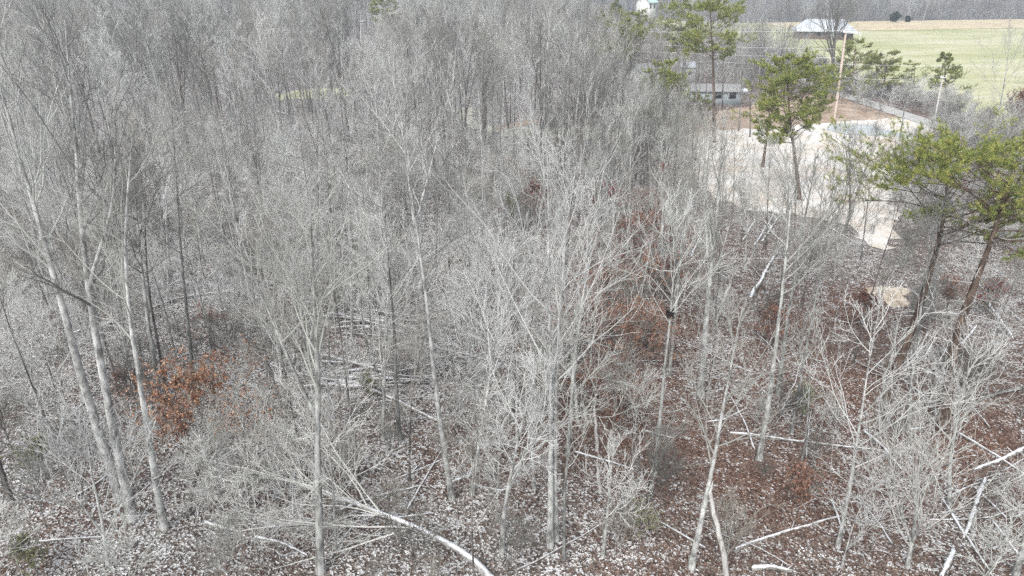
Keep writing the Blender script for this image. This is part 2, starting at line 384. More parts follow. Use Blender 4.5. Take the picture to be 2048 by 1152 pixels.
# field behind the road: cells of the same grid, lifted
def sheet(name, mask, lift, mat, label):
    cell = mask[:-1, :-1] & mask[:-1, 1:] & mask[1:, 1:] & mask[1:, :-1]
    q = QUADS[cell.ravel()]; us, inv = np.unique(q, return_inverse=True)
    gg = Geo(); gg.add(GV[us] + np.array([0, 0, lift]), inv.reshape(-1, 4))
    return tag(link(name, gg.mesh(name, mat)), label, kind='structure')
m, ns, ls, b = newmat('winter_pasture', 0.95, 0.1)
tc = nd(ns, 'ShaderNodeTexCoord'); n = nd(ns, 'ShaderNodeTexNoise'); n.inputs['Scale'].default_value = 0.07; n.inputs['Detail'].default_value = 7; n.inputs['Roughness'].default_value = 0.65
mp = nd(ns, 'ShaderNodeMapping'); mp.inputs['Scale'].default_value = (0.45, 1.6, 1); ls.new(tc.outputs['Object'], mp.inputs[0]); ls.new(mp.outputs[0], n.inputs['Vector'])
r = ramp(ns, [(0.3, (0.28, 0.30, 0.14)), (0.45, (0.35, 0.36, 0.20)), (0.55, (0.42, 0.41, 0.26)), (0.66, (0.46, 0.45, 0.34)), (0.80, (0.58, 0.57, 0.50))]); ls.new(n.outputs['Fac'], r.inputs[0])
wv = nd(ns, 'ShaderNodeTexWave'); wv.inputs['Scale'].default_value = 0.16; wv.inputs['Distortion'].default_value = 6; wv.inputs['Detail'].default_value = 3
mp2 = nd(ns, 'ShaderNodeMapping'); mp2.inputs['Rotation'].default_value = (0, 0, rad(62)); ls.new(tc.outputs['Object'], mp2.inputs[0]); ls.new(mp2.outputs[0], wv.inputs['Vector'])
wr = ramp(ns, [(0.72, (0, 0, 0)), (0.95, (.35, .35, .35))]); ls.new(wv.outputs['Color'], wr.inputs[0])
n4 = nd(ns, 'ShaderNodeTexNoise'); n4.inputs['Scale'].default_value = 0.035; ls.new(tc.outputs['Object'], n4.inputs['Vector'])
r4 = ramp(ns, [(0.48, (0, 0, 0)), (0.58, (1, 1, 1))]); ls.new(n4.outputs['Fac'], r4.inputs[0])
mu = nd(ns, 'ShaderNodeMix', data_type='RGBA', blend_type='MULTIPLY'); mu.inputs[0].default_value = 1; ls.new(wr.outputs[0], mu.inputs[6]); ls.new(r4.outputs[0], mu.inputs[7])
mx = nd(ns, 'ShaderNodeMix', data_type='RGBA'); ls.new(mu.outputs[2], mx.inputs[0]); ls.new(r.outputs[0], mx.inputs[6]); mx.inputs[7].default_value = (0.52, 0.51, 0.44, 1)
ls.new(mx.outputs[2], b.inputs['Base Color']); M['field'] = m
fx0 = road_x(Y) + 10 + 3 * np.sin(Y / 9.0)
fieldmask = (X > fx0) & (Y > 70) & (Y < 300) & (X < 700)
sheet('pasture', fieldmask, 0.06, M['field'], 'pale green winter pasture with faint snow streaks beyond the road')
M['stubble'] = plain('stubble', (0.47, 0.40, 0.27), 0.95, 0.2, 0.4)
sheet('stubble_field', (X > 88) & (Y > 226 + 0.03 * X) & (Y < 306) & (X < 700), 0.12, M['stubble'], 'strip of tan stubble along the crest of the pasture')

def outline_sheet(name, poly, lift, mat, label, sub=1.2, jit=0.35, seed=1):
    rs = R(seed); pts = []
    for i in range(len(poly)):
        a = np.array(poly[i]); c = np.array(poly[(i + 1) % len(poly)]); k = max(1, int(np.linalg.norm(c - a) / sub))
        for t in range(k): pts.append(a + (c - a) * t / k + rs.normal(0, jit, 2))
    bm = bmesh.new(); vs = [bm.verts.new((p[0], p[1], 0)) for p in pts]
    es = [bm.edges.new((vs[i], vs[(i + 1) % len(vs)])) for i in range(len(vs))]
    bmesh.ops.triangle_fill(bm, edges=es, use_beauty=True)
    bmesh.ops.subdivide_edges(bm, edges=[e for e in bm.edges if e.calc_length() > 6], cuts=3)
    bmesh.ops.triangulate(bm, faces=bm.faces)
    for v in bm.verts: v.co.z = zz(v.co.x, v.co.y) + lift
    bmesh.ops.recalc_face_normals(bm, faces=bm.faces)
    for f in bm.faces:
        if f.normal.z < 0: f.normal_flip()
    me = bpy.data.meshes.new(name); bm.to_mesh(me); bm.free(); me.materials.append(mat)
    return tag(link(name, me), label, kind='structure')
def groundmix(name, stops, scale, fine, rough=0.95):
    m, ns, ls, b = newmat(name, rough, 0.1)
    tc = nd(ns, 'ShaderNodeTexCoord'); n = nd(ns, 'ShaderNodeTexNoise'); n.inputs['Scale'].default_value = scale; n.inputs['Detail'].default_value = 9; n.inputs['Roughness'].default_value = fine
    ls.new(tc.outputs['Object'], n.inputs['Vector']); r = ramp(ns, stops); ls.new(n.outputs['Fac'], r.inputs[0]); ls.new(r.outputs[0], b.inputs['Base Color'])
    bp = nd(ns, 'ShaderNodeBump'); bp.inputs['Strength'].default_value = 0.4; bp.inputs['Distance'].default_value = 0.05; ls.new(n.outputs['Fac'], bp.inputs['Height']); ls.new(bp.outputs[0], b.inputs['Normal'])
    return m
M['gravel'] = groundmix('pale_gravel', [(0.28, (0.36, 0.29, 0.22)), (0.40, (0.50, 0.44, 0.37)), (0.53, (0.60, 0.57, 0.53)), (0.7, (0.68, 0.67, 0.655))], 0.25, 0.7)
M['wet'] = groundmix('crushed_stone', [(0.3, (0.30, 0.33, 0.34)), (0.7, (0.50, 0.53, 0.53))], 0.8, 0.7)
M['bank'] = groundmix('clay_bank', [(0.3, (0.20, 0.145, 0.11)), (0.5, (0.34, 0.26, 0.20)), (0.7, (0.48, 0.41, 0.34))], 0.35, 0.7)
M['road'] = groundmix('gravel_road', [(0.3, (0.30, 0.295, 0.28)), (0.7, (0.47, 0.465, 0.45))], 0.6, 0.65)
M['grass'] = groundmix('pale_grass', [(0.3, (0.30, 0.31, 0.16)), (0.55, (0.50, 0.49, 0.33)), (0.7, (0.72, 0.72, 0.66))], 0.6, 0.65)
M['sand'] = groundmix('sand', [(0.3, (0.30, 0.23, 0.17)), (0.5, (0.52, 0.45, 0.36)), (0.7, (0.66, 0.60, 0.50))], 1.2, 0.65)
M['glade'] = groundmix('snowy_grass', [(0.3, (0.24, 0.22, 0.16)), (0.5, (0.42, 0.41, 0.34)), (0.7, (0.62, 0.62, 0.60))], 0.9, 0.75)
def W(pts): return [tuple(gp(u, v)[:2]) for u, v in pts]
outline_sheet('clay_bank', W([(1370, 262), (1440, 222), (1520, 210), (1600, 196), (1640, 178), (1662, 184), (1720, 206), (1790, 224), (1862, 246), (1862, 262), (1700, 262), (1500, 275)]), 0.03, M['bank'], 'bare orange clay bank between the road and the gravel clearing')
outline_sheet('gravel_clearing', CLEAR, 0.06, M['gravel'], 'pale bare gravel clearing beside the wood', jit=0.3, seed=3, sub=0.8)
outline_sheet('crushed_stone_patch', W([(1665, 248), (1740, 250), (1760, 260), (1830, 268), (1840, 276), (1770, 274), (1690, 270), (1660, 264), (1650, 256)]), 0.1, M['wet'], 'blue-grey patch of crushed stone on the clearing', 0.9, 0.25)
outline_sheet('sand_patch', [(SANDP[0] + 1.15 * math.cos(t) * (1 + 0.35 * math.sin(3 * t)), SANDP[1] + 2.3 * math.sin(t) * (1 + 0.25 * math.cos(2 * t))) for t in np.linspace(0, 6.283, 14)[:-1]], 0.03, M['sand'], 'small bare sandy patch left of the twin pine trunks', 0.4, 0.25)
outline_sheet('grass_glade', W([(545, 188), (600, 178), (660, 176), (700, 180), (705, 192), (650, 196), (590, 199), (550, 200)]), 0.03, M['grass'], 'small pale grassy glade in the wood', 1.2, 0.4)
outline_sheet('snowy_glade', W([(905, 215), (940, 212), (945, 238), (985, 252), (1100, 256), (1250, 262), (1330, 272), (1340, 288), (1200, 281), (1000, 272), (960, 262), (915, 240)]), 0.03, M['glade'], 'long snowy glade behind the middle of the wood', 1.2, 0.7)
outline_sheet('earth_bank', W([(985, 252), (1060, 238), (1075, 243), (1030, 256), (990, 262)]), 0.06, M['bank'], 'low bank of bare earth beside the snowy glade', 0.9, 0.3)
# the road
g = Geo(); ys = np.arange(45, 246, 1.5); w = 1.75
rows = []
for y in ys:
    x = float(road_x(y)); rows.append([(x + s * w + 0.12 * math.sin(y * 1.7 + s), y, zz(x + s * w, y) + 0.10 + 0.04 * (1 - abs(s))) for s in (-1, -0.5, 0, 0.5, 1)])
rows = np.array(rows); k = 5; q = []
for i in range(len(ys) - 1):
    for j in range(4): q.append((i * k + j, i * k + j + 1, (i + 1) * k + j + 1, (i + 1) * k + j))
g.add(rows, q); tag(link('gravel_road', g.mesh('gravel_road', M['road'])), 'narrow pale gravel lane running away past the clearing', kind='structure')

# ------------------------------------------------------------------ leaf litter lying on the near floor (nobody could count it)
rs = R(11); g = Geo()
n = 260000
yy = 16 + 52 * rs.uniform(0, 1, n) ** 1.7; xx = rs.uniform(-1, 1, n) * (0.75 * (yy * CP + 8) + 3)
ok = ~poly_in(xx, yy, CLEAR) & ((np.hypot((xx - SANDP[0]) / 1.7, (yy - SANDP[1]) / 2.9) > 1) | (rs.uniform(0, 1, n) < .3)); xx, yy = xx[ok], yy[ok]; n = len(xx)
C = np.stack([xx, yy, tz(xx, yy) + rs.uniform(0.005, 0.05, n)], 1)
sn = snow_at(xx, yy); wa = warm_at(xx, yy); u = rs.uniform(0, 1, n)
for sel, cols in (((u < sn * 0.38), [(0.50, 0.505, 0.515), (0.38, 0.375, 0.37), (0.58, 0.585, 0.595), (0.28, 0.265, 0.25)]),
                  ((u >= sn * 0.38) & (rs.uniform(0, 1, n) < wa), [(0.15, 0.082, 0.06), (0.10, 0.055, 0.042), (0.21, 0.125, 0.092), (0.28, 0.19, 0.145)]),):
    lg_add(g, rs, C[sel], 0.07, cols, 0.55)
rest = (u >= sn * 0.38) & (rs.uniform(0, 1, n) < 0.5)
lg_add(g, rs, C[rest], 0.075, [(0.085, 0.07, 0.06), (0.15, 0.125, 0.108), (0.22, 0.195, 0.17), (0.06, 0.048, 0.042)], 0.55)
tag(link('leaf_litter', g.mesh('leaf_litter', M['leaf'], False)), 'fallen brown leaves flecked with snow on the forest floor', 'leaf litter', kind='stuff')

# ------------------------------------------------------------------ trees one can point to, each grown for itself
def path_from(base_px, pts_px, top=None):
    """base pixel -> ground; further pixels taken at the same distance -> offsets from the base"""
    b = gp(*base_px); P = [np.zeros(3)]
    for i, (u, v) in enumerate(pts_px):
        P.append(at(u, v, b[1]) - b)
    return b, P
BARE = 'bare trees of the wood'
def key_tree(seed, label, base, pts, r, bk='bark_grey', tw='twig_grey', name='bare_tree', cat='tree', group=BARE, **kw):
    b, P = path_from(base, pts)
    # resample the path so that steps are even in height
    P = np.array(P); d = np.concatenate([[0], np.cumsum(np.linalg.norm(np.diff(P, axis=0), axis=1))]); s = np.linspace(0, d[-1], 9)
    P = np.stack([np.interp(s, d, P[:, j]) for j in range(3)], 1)
    P[:, 1] += np.linspace(0, 1, 9) * R(seed).uniform(-0.06, 0.06) * P[-1, 2]
    h = float(np.linalg.norm(P[-1]))
    geos = make_tree(seed, h, r * 0.72, path=P, **kw)
    o = place_new(name, geos, (M[bk], M[tw], M['leaf']), b)
    KEY.append((b[0], b[1])); tag(o, label, cat, group); return o
KEY = []
key_tree(101, 'tall pale trunk at far left, leaning left, larger of the leftmost pair', (243, 1000), [(165, 770), (115, 580), (72, 430), (38, 310), (0, 190), (-25, 90)], 0.30, 'bark_pale', 'twig_grey', cs=0.55, spread=0.2)
key_tree(102, 'tall pale forked trunk right of the leftmost leaning trunk', (264, 1040), [(207, 770), (168, 570), (150, 380), (140, 240), (128, 110), (120, 40)], 0.28, 'bark_pale', 'twig_grey', cs=0.5, spread=0.2, fork=1)
key_tree(103, 'straight pale tree with its dark foot in snow left of the crooked stub', (328, 1055), [(300, 890), (283, 770), (262, 640), (250, 540), (252, 450), (262, 350), (270, 250)], 0.21, 'bark_pale', 'twig_grey', cs=0.5, spread=0.2)
key_tree(104, 'grey trunk of a close dark pair above the orange-leaved sapling', (322, 815), [(300, 640), (288, 500), (280, 380), (275, 290)], 0.20, 'bark_grey', 'twig_dark', cs=0.55)
key_tree(105, 'dark slim trunk of a close pair above the orange-leaved sapling', (337, 808), [(322, 700), (300, 560), (300, 420), (305, 330)], 0.13, 'bark_dark', 'twig_dark', cs=0.55)
key_tree(106, 'straight grey tree standing behind the right end of the long fallen log', (388, 768), [(380, 650), (370, 500), (366, 380), (362, 270), (360, 190)], 0.17, 'bark_grey', 'twig_grey', cs=0.5)
key_tree(107, 'short crooked dark tree with arched top above the orange-leaved sapling', (423, 762), [(428, 705), (432, 660), (415, 645), (385, 655)], 0.13, 'bark_dark', 'twig_dark', cs=0.5, spread=0.3, n1=10, wob=0.05)
key_tree(108, 'bent olive-barked small tree arching right over the snowy floor', (375, 1028), [(388, 965), (405, 915), (440, 890), (490, 870), (535, 868)], 0.16, 'bark_dark', 'twig_brown', cs=0.4, spread=0.3, n1=12, wob=0.06)
key_tree(109, 'rough upright trunk left of the big fallen treetop at bottom', (640, 1145), [(637, 1000), (632, 860), (637, 740), (625, 620), (622, 500), (615, 400)], 0.24, 'bark_grey', 'twig_grey', cs=0.5, fork=1)
key_tree(110, 'tall slender mottled tree leaning left behind the snowy log at centre left', (905, 1000), [(885, 870), (870, 750), (857, 600), (842, 470), (828, 380), (815, 300), (805, 210)], 0.18, 'bark_pale', 'twig_grey', cs=0.55)
key_tree(111, 'tallest straight pale tree in the middle with twin neighbour', (1100, 1092), [(1103, 900), (1100, 700), (1098, 520), (1097, 380), (1096, 300)], 0.19, 'bark_pale', 'twig_pale', cs=0.42, spread=0.24, n1=15)
key_tree(112, 'pale twin stem close to the right of the tallest middle tree', (1112, 1080), [(1108, 900), (1113, 720), (1120, 600), (1130, 470), (1140, 390), (1150, 330)], 0.16, 'bark_pale', 'twig_pale', cs=0.45, spread=0.22, n1=12)
key_tree(113, 'slender pale forked tree left of the tallest middle tree', (943, 990), [(958, 890), (975, 790), (988, 700), (1000, 620), (1008, 560), (1005, 500)], 0.14, 'bark_pale', 'twig_pale', cs=0.5, spread=0.27, fork=1)
key_tree(114, 'white many-branched young tree at bottom centre before the tallest tree', (1003, 1105), [(1010, 1000), (1030, 900), (1045, 830), (1062, 770), (1075, 720)], 0.15, 'bark_pale', 'twig_pale', cs=0.35, spread=0.3, n1=12, fork=2, kink=1.5)
key_tree(115, 'low bushy white-twigged tree left of centre above the woodpile', (765, 880), [(770, 760), (775, 660), (778, 580), (782, 500)], 0.13, 'bark_pale', 'twig_pale', cs=0.35, spread=0.3, n1=14, fork=2, kink=1.8, a1=58)
key_tree(116, 'dark grey trunk beside the upper end of the sloping snowy log', (800, 880), [(792, 780), (790, 660), (780, 540), (770, 430)], 0.17, 'bark_grey', 'twig_grey', cs=0.55)
key_tree(117, 'pale thick trunk standing behind the brown-leaved sapling thicket', (1402, 790), [(1412, 640), (1425, 500), (1436, 400), (1442, 310), (1445, 240)], 0.26, 'bark_pale', 'twig_grey', cs=0.5, fork=1)
key_tree(118, 'long clean grey trunk leaning right, left of three before the clearing', (1518, 920), [(1545, 780), (1565, 640), (1580, 540), (1592, 440), (1600, 350), (1605, 290)], 0.19, 'bark_grey', 'twig_grey', cs=0.55)
key_tree(119, 'grey trunk in the middle of three before the clearing', (1555, 790), [(1575, 660), (1592, 560), (1610, 480), (1625, 400), (1640, 330)], 0.17, 'bark_grey', 'twig_grey', cs=0.55)
key_tree(120, 'thin leaning grey trunk, right of three before the clearing', (1583, 865), [(1607, 740), (1625, 640), (1640, 570), (1660, 490), (1690, 400), (1715, 320)], 0.12, 'bark_grey', 'twig_dark', cs=0.55)
key_tree(121, 'lichen-spotted pale tree leaning right at bottom right of centre', (1382, 1135), [(1400, 1040), (1418, 950), (1433, 860), (1447, 760), (1462, 680), (1475, 600)], 0.17, 'bark_pale', 'twig_grey', cs=0.4, spread=0.25)
key_tree(122, 'slender pale tree with side branches crossing the long thin log', (1675, 1095), [(1693, 1000), (1702, 930), (1712, 850), (1725, 740), (1740, 640), (1748, 590)], 0.12, 'bark_pale', 'twig_pale', cs=0.35, spread=0.26)
key_tree(123, 'broad bushy pale young tree spreading in the bottom right corner', (1815, 1135), [(1830, 1060), (1838, 1000), (1845, 940), (1855, 880)], 0.13, 'bark_pale', 'twig_pale', cs=0.12, spread=0.62, n1=16, n2=5, n3=3, a1=50, fork=2)
key_tree(124, 'leaning pale trunk cut off by the bottom right corner', (2030, 1150), [(2045, 1090), (2060, 1000), (2075, 900)], 0.18, 'bark_pale', 'twig_pale', cs=0.4)
key_tree(125, 'straight grey tree with red-brown leaves around its foot', (1318, 590), [(1322, 500), (1326, 420), (1331, 340), (1335, 270), (1338, 210)], 0.19, 'bark_grey', 'twig_grey', cs=0.6)
key_tree(126, 'thin grey tree left of the red-leaved shrub', (1205, 540), [(1208, 460), (1213, 380), (1218, 310), (1222, 240)], 0.13, 'bark_grey', 'twig_grey', cs=0.5)
key_tree(127, 'slim tree carrying a dark leaf nest in its middle', (1308, 950), [(1320, 830), (1335, 690), (1345, 600), (1352, 500), (1356, 420)], 0.14, 'bark_grey', 'twig_grey', cs=0.6)
key_tree(128, 'thick dark trunk standing before the snowy glade', (968, 290), [(968, 240), (967, 190), (966, 150), (968, 100)], 0.45, 'bark_dark', 'twig_grey', cs=0.5, spread=0.3, fork=2)
key_tree(129, 'dark trunk right of the thickest trunk before the snowy glade', (1018, 280), [(1014, 230), (1010, 180), (1006, 120)], 0.28, 'bark_dark', 'twig_grey', cs=0.5)
key_tree(130, 'blackish forked small tree behind the middle of the wood', (1128, 375), [(1120, 320), (1112, 270), (1108, 225)], 0.17, 'bark_dark', 'twig_dark', cs=0.55, spread=0.2, n1=10)
key_tree(131, 'dark clump tree right of the blackish forked tree', (1172, 330), [(1180, 280), (1185, 220), (1190, 150), (1192, 100)], 0.30, 'bark_dark', 'twig_dark', cs=0.4, fork=3)
key_tree(132, 'big spreading bare tree on the field edge before the white-roofed house', (1664, 172), [(1666, 130), (1668, 90), (1675, 50), (1680, 10), (1682, -25)], 0.50, 'bark_dark', 'twig_dark', cs=0.3, spread=0.36, n1=14, fork=5, a1=40, twig=2)
key_tree(133, 'fan-shaped bare tree with many rising stems at the grassy glade', (665, 195), [(662, 165), (660, 130), (655, 80), (650, 50)], 0.32, 'bark_dark', 'twig_grey', cs=0.15, spread=0.36, n1=30, fork=4)
key_tree(134, 'low branching bare tree between clearing and pines, left of the curved stem', (1700, 440), [(1702, 380), (1700, 320), (1702, 255)], 0.12, 'bark_dark', 'twig_grey', cs=0.35, spread=0.34, fork=2)
key_tree(135, 'tree with sharply curved dark stem in front of the gravel clearing', (1690, 470), [(1712, 390), (1732, 340), (1750, 290), (1758, 252)], 0.11, 'bark_dark', 'twig_grey', cs=0.6, spread=0.2)
key_tree(136, 'slender bare tree alone on the clearing edge by the lane', (1799, 283), [(1803, 250), (1806, 225), (1812, 190), (1815, 150)], 0.18, 'bark_grey', 'twig_grey', cs=0.45)
key_tree(137, 'tall bare tree leaning right against the pasture at right edge', (1950, 400), [(1975, 330), (1995, 260), (2010, 200), (2025, 130), (2035, 60)], 0.16, 'bark_pale', 'twig_grey', cs=0.5, spread=0.22)
key_tree(138, 'pale stem at left edge beside the curved white branch', (85, 830), [(60, 760), (35, 700), (15, 650), (5, 590)], 0.14, 'bark_pale', 'twig_pale', cs=0.4, spread=0.3, fork=1)
key_tree(139, 'many-stemmed pale young tree at lower left below the leaning pair', (215, 1130), [(205, 1040), (185, 960), (175, 890), (170, 830)], 0.10, 'bark_pale', 'twig_pale', cs=0.25, spread=0.34, n1=14, fork=2)
key_tree(140, 'grey pale tree beneath the big pine crowns at right', (1815, 860), [(1830, 720), (1850, 600), (1870, 500), (1885, 420)], 0.15, 'bark_grey', 'twig_grey', cs=0.65)
key_tree(141, 'mottled trunk in the wood right of the left grassy glade', (750, 420), [(747, 360), (742, 300), (740, 240), (735, 190)], 0.18, 'bark_grey', 'twig_grey', cs=0.45)
key_tree(142, 'pale straight tree above the bushy white-twigged tree', (622, 560), [(622, 480), (620, 420), (617, 360), (612, 300)], 0.15, 'bark_pale', 'twig_grey', cs=0.5)
key_tree(143, 'pale straight young tree in front of the lichen-spotted leaning tree', (1205, 1115), [(1215, 1040), (1222, 960), (1230, 880)], 0.10, 'bark_pale', 'twig_pale', cs=0.35, spread=0.28, n1=12, fork=1)
key_tree(144, 'grey tree with low forked limbs right of the sandy patch', (1900, 1010), [(1895, 930), (1905, 850), (1920, 760), (1935, 660)], 0.13, 'bark_pale', 'twig_pale', cs=0.35, spread=0.32)

for i, (lab, base, pts_) in enumerate((
    ('slim bare tree before the left end of the mobile home', (1366, 268), [(1367, 200), (1368, 130), (1370, 80)]), ('slim bare tree right before the mobile home door', (1392, 272), [(1393, 210), (1392, 140), (1396, 100)]),
    ('slim dark bare tree before the right end of the mobile home', (1446, 262), [(1446, 200), (1448, 140), (1450, 90)]), ('forked slim bare tree between mobile home and yellow-topped pine', (1478, 262), [(1480, 200), (1482, 150), (1486, 95)]),
    ('slim bare tree just left of the yellow-topped pine crown', (1500, 275), [(1501, 215), (1503, 165), (1505, 110)]), ('slim bare tree left of the ragged pine', (1286, 290), [(1285, 230), (1284, 170), (1282, 120)]))):
    key_tree(150 + i, lab, base, pts_, 0.15, 'bark_grey' if i % 2 else 'bark_dark', 'twig_grey', cs=.35, spread=.26, n1=12, n4=0, fork=1)
OR_ = ['first', 'second', 'third', 'fourth', 'fifth', 'sixth', 'seventh', 'eighth', 'ninth', 'tenth', 'eleventh', 'twelfth']
for i, (ub, vb, ut, vt) in enumerate(((1412, 470, 1418, 250), (1440, 520, 1452, 280), (1462, 455, 1466, 262), (1490, 540, 1508, 270), (1532, 500, 1540, 285), (1560, 560, 1585, 300), (1590, 470, 1600, 282),
                                      (1628, 530, 1655, 290), (1650, 470, 1672, 300), (1668, 560, 1712, 310), (1722, 520, 1745, 330), (1745, 470, 1762, 345))):
    key_tree(170 + i, 'wispy slim tree screening the gravel clearing, ' + OR_[i] + ' from the left of twelve', (ub, vb), [(ub * .6 + ut * .4 + (i % 3 - 1) * 4, vb * .6 + vt * .4), (ut, vt)], 0.10, ('bark_dark', 'bark_grey', 'bark_dark', 'bark_pale')[i % 4], ('twig_dark', 'twig_grey')[i % 2], cs=.42, spread=.2, n1=9, n2=4, n3=3, n4=0, fork=i % 2)
# ------------------------------------------------------------------ tree kinds for the rest of the wood
def kind(seed, h, r, bk, tw, **kw):
    t, c, l = make_tree(seed, h, r, **kw)
    return (t.mesh('trunk', M[bk]), c.mesh('crown', M[tw]), l.mesh('foliage', M['leaf']) if l else None)
TALL = [kind(201, 17, 0.14, 'bark_grey', 'twig_grey', cs=0.55, fork=1, n1=11), kind(202, 16, 0.11, 'bark_grey', 'twig_grey', cs=0.6, spread=0.17, n1=10),
        kind(203, 18, 0.16, 'bark_pale', 'twig_grey', cs=0.55, spread=0.21, fork=1, n1=11), kind(204, 15, 0.10, 'bark_grey', 'twig_pale', cs=0.6, spread=0.17, n1=10),
        kind(205, 16, 0.13, 'bark_dark', 'twig_dark', cs=0.5, spread=0.22, fork=1, n1=11), kind(206, 14, 0.10, 'bark_pale', 'twig_pale', cs=0.45, spread=0.22, fork=1, n1=11),
        kind(207, 17, 0.15, 'bark_grey', 'twig_brown', cs=0.45, spread=0.24, fork=1, n1=12), kind(208, 13, 0.08, 'bark_dark', 'twig_grey', cs=0.62, spread=0.14, n1=8)]
TALL += [kind(209, 13, 0.065, 'bark_grey', 'twig_grey', cs=0.6, spread=0.13, n1=7, n2=4, n3=3), kind(210, 12, 0.06, 'bark_pale', 'twig_pale', cs=0.55, spread=0.15, n1=7, n2=4, n3=3), kind(211, 14, 0.075, 'bark_dark', 'twig_brown', cs=0.6, spread=0.13, n1=7, n2=4, n3=3)]
POLE = [kind(221, 10, 0.07, 'bark_grey', 'twig_grey', cs=0.35, spread=0.28, n1=12, n2=5, kink=1.8, a1=55), kind(222, 8, 0.055, 'bark_pale', 'twig_pale', cs=0.3, spread=0.32, n1=12, n2=5, kink=2, a1=60, up1=.25),
        kind(223, 9, 0.06, 'bark_dark', 'twig_brown', cs=0.35, spread=0.3, n1=12, n2=5, kink=1.7), kind(224, 7, 0.05, 'bark_pale', 'twig_pale', cs=0.25, spread=0.36, n1=12, n2=5, fork=1, a1=66, up1=0.1, kink=2)]
TH = [17, 16, 18, 15, 16, 14, 17, 13, 13, 12, 14]; PH = [10, 8, 9, 7]
BUSH = [kind(241, 3.6, 0.03, 'bark_grey', 'twig_grey', cs=0.1, spread=0.5, n1=9, n2=4, n3=3, n4=2, kink=1.7, fork=2, a1=45), kind(242, 2.6, 0.022, 'bark_grey', 'twig_brown', cs=0.08, spread=0.55, n1=9, n2=4, n3=3, n4=2, kink=1.7, fork=2),
        kind(243, 4.5, 0.035, 'bark_pale', 'twig_pale', cs=0.2, spread=0.42, n1=12, n2=5, n3=3, n4=1, fork=1, a1=65, up1=0.1, kink=2), kind(244, 3.2, 0.025, 'bark_dark', 'twig_dark', cs=0.1, spread=0.5, n1=9, n2=4, n3=3, n4=2, kink=1.7, fork=2)]

BUILT = [(gp(1410, 205)[0], gp(1410, 205)[1], 13), (gp(1300, 175)[0], gp(1300, 175)[1], 8), (gp(1372, 155)[0], gp(1372, 155)[1], 5)]
def allowed(x, y, big=True):
    ok = ~poly_in(x, y, CLEAR)
    rx = road_x(y); ok &= ~((np.abs(x - rx) < 3.2) & (y > 40) & (y < 250))
    ok &= ~((x > rx + 6) & (y > 92) & (y < 262))
    bx, by = zip(*W([(1370, 262), (1440, 225), (1640, 178), (1862, 246), (1862, 262)])); ok &= ~poly_in(x, y, list(zip(bx, by)))
    for c in BUILT: ok &= np.hypot(x - c[0], y - c[1]) > c[2]
    gl = W([(545, 188), (705, 178), (705, 194), (550, 202)]); ok &= ~poly_in(x, y, gl)
    sg = W([(905, 215), (945, 212), (985, 250), (1330, 268), (1340, 294), (1000, 277), (915, 242)]); ok &= ~(poly_in(x, y, sg) & (np.sin(x * 12.9 + y * 78.2) > 0))
    # the sparser floor right of centre
    return ok
def scatter(seed, n, y0, y1, mind, power=1.0, margin=6):
    rs = R(seed); out = np.zeros((0, 2)); tries = 0
    cell = {}
    while len(out) < n and tries < 60:
        tries += 1
        u = rs.uniform(0, 1, 4000); y = y0 + (y1 - y0) * u ** power; half = 0.75 * (y * CP + 8) + margin; x = rs.uniform(-1, 1, 4000) * half
        keep = (rs.uniform(0, 1, 4000) < half / (0.75 * (y1 * CP + 8) + margin)) & allowed(x, y)
        acc = []
        for a, c in zip(x[keep], y[keep]):
            k = (int(a // mind), int(c // mind)); bad = False
            for i in (-1, 0, 1):
                for j in (-1, 0, 1):
                    for p in cell.get((k[0] + i, k[1] + j), ()):
                        if (p[0] - a) ** 2 + (p[1] - c) ** 2 < mind * mind: bad = True
            if not bad:
                cell.setdefault(k, []).append((a, c)); acc.append((a, c))
                if len(out) + len(acc) >= n: break
        if acc: out = np.vstack([out, np.array(acc)])
    return out
VL = [(0, -60), (900, -60), (1020, 60), (1180, 100), (1260, 140), (1400, 220), (1480, 350), (1700, 440), (1760, 520), (2048, 520)]
VL1 = [(0, -60), (900, -60), (1020, 20), (1180, 60), (1260, 130), (1400, 200), (1480, 330), (1700, 430), (1775, 470), (1840, 250), (2048, 200)]
VL2 = [(0, -60), (1020, -60), (1180, 5), (1300, 45), (1450, 40), (1560, 40), (1640, 70), (1690, 190), (2048, 190)]
def px(x, y, z):
    dz = z - H; dep = y * CP - dz * SP; return 1024 + F * x / dep, 576 - F * (y * SP + dz * CP) / dep
def cap_height(x, y, h):
    """the wood is lower towards the clearing: tallest a tree grows here"""
    T = VL if y < 55 else VL1 if y < 100 else VL2
    z0 = zz(x, y); u, v = px(x, y, z0 + h); lim = np.interp(u, [a[0] for a in T], [a[1] for a in T])
    if 690 < u < 755 and y < 200: lim = max(lim, 85)
    if 742 < u < 805 or 1205 < u < 1255: lim = max(lim, 25)
    while v < lim and h > 1.0: h -= 0.5; u, v = px(x, y, z0 + h)
    return h
def zone(x, y):
    if y > 64: z = 'far back'
    elif y > 46: z = 'halfway back'
    elif y > 30: z = 'in the foreground'
    else: z = 'nearest the viewer'
    a = math.atan2(x, y)
    s = 'on the far left' if a < -0.42 else 'left of centre' if a < -0.14 else 'at the centre' if a < 0.12 else 'right of centre' if a < 0.4 else 'on the far right'
    return z + ' ' + s
LOOK = {0: 'grey forked', 1: 'straight grey', 2: 'pale forked', 3: 'slim light-twigged', 4: 'dark spreading', 5: 'pale light-twigged', 6: 'brownish broad-crowned', 7: 'thin dark narrow-crowned', 8: 'very slim grey', 9: 'very slim pale', 10: 'very slim dark'}
rs = R(31); cnt = 0
pts = scatter(32, 620, 22, 86, 1.8)
pts = pts[np.argsort(pts[:, 1] * (1 + .5 * R(5).uniform(0, 1, len(pts))))]
keyp = np.array(KEY)
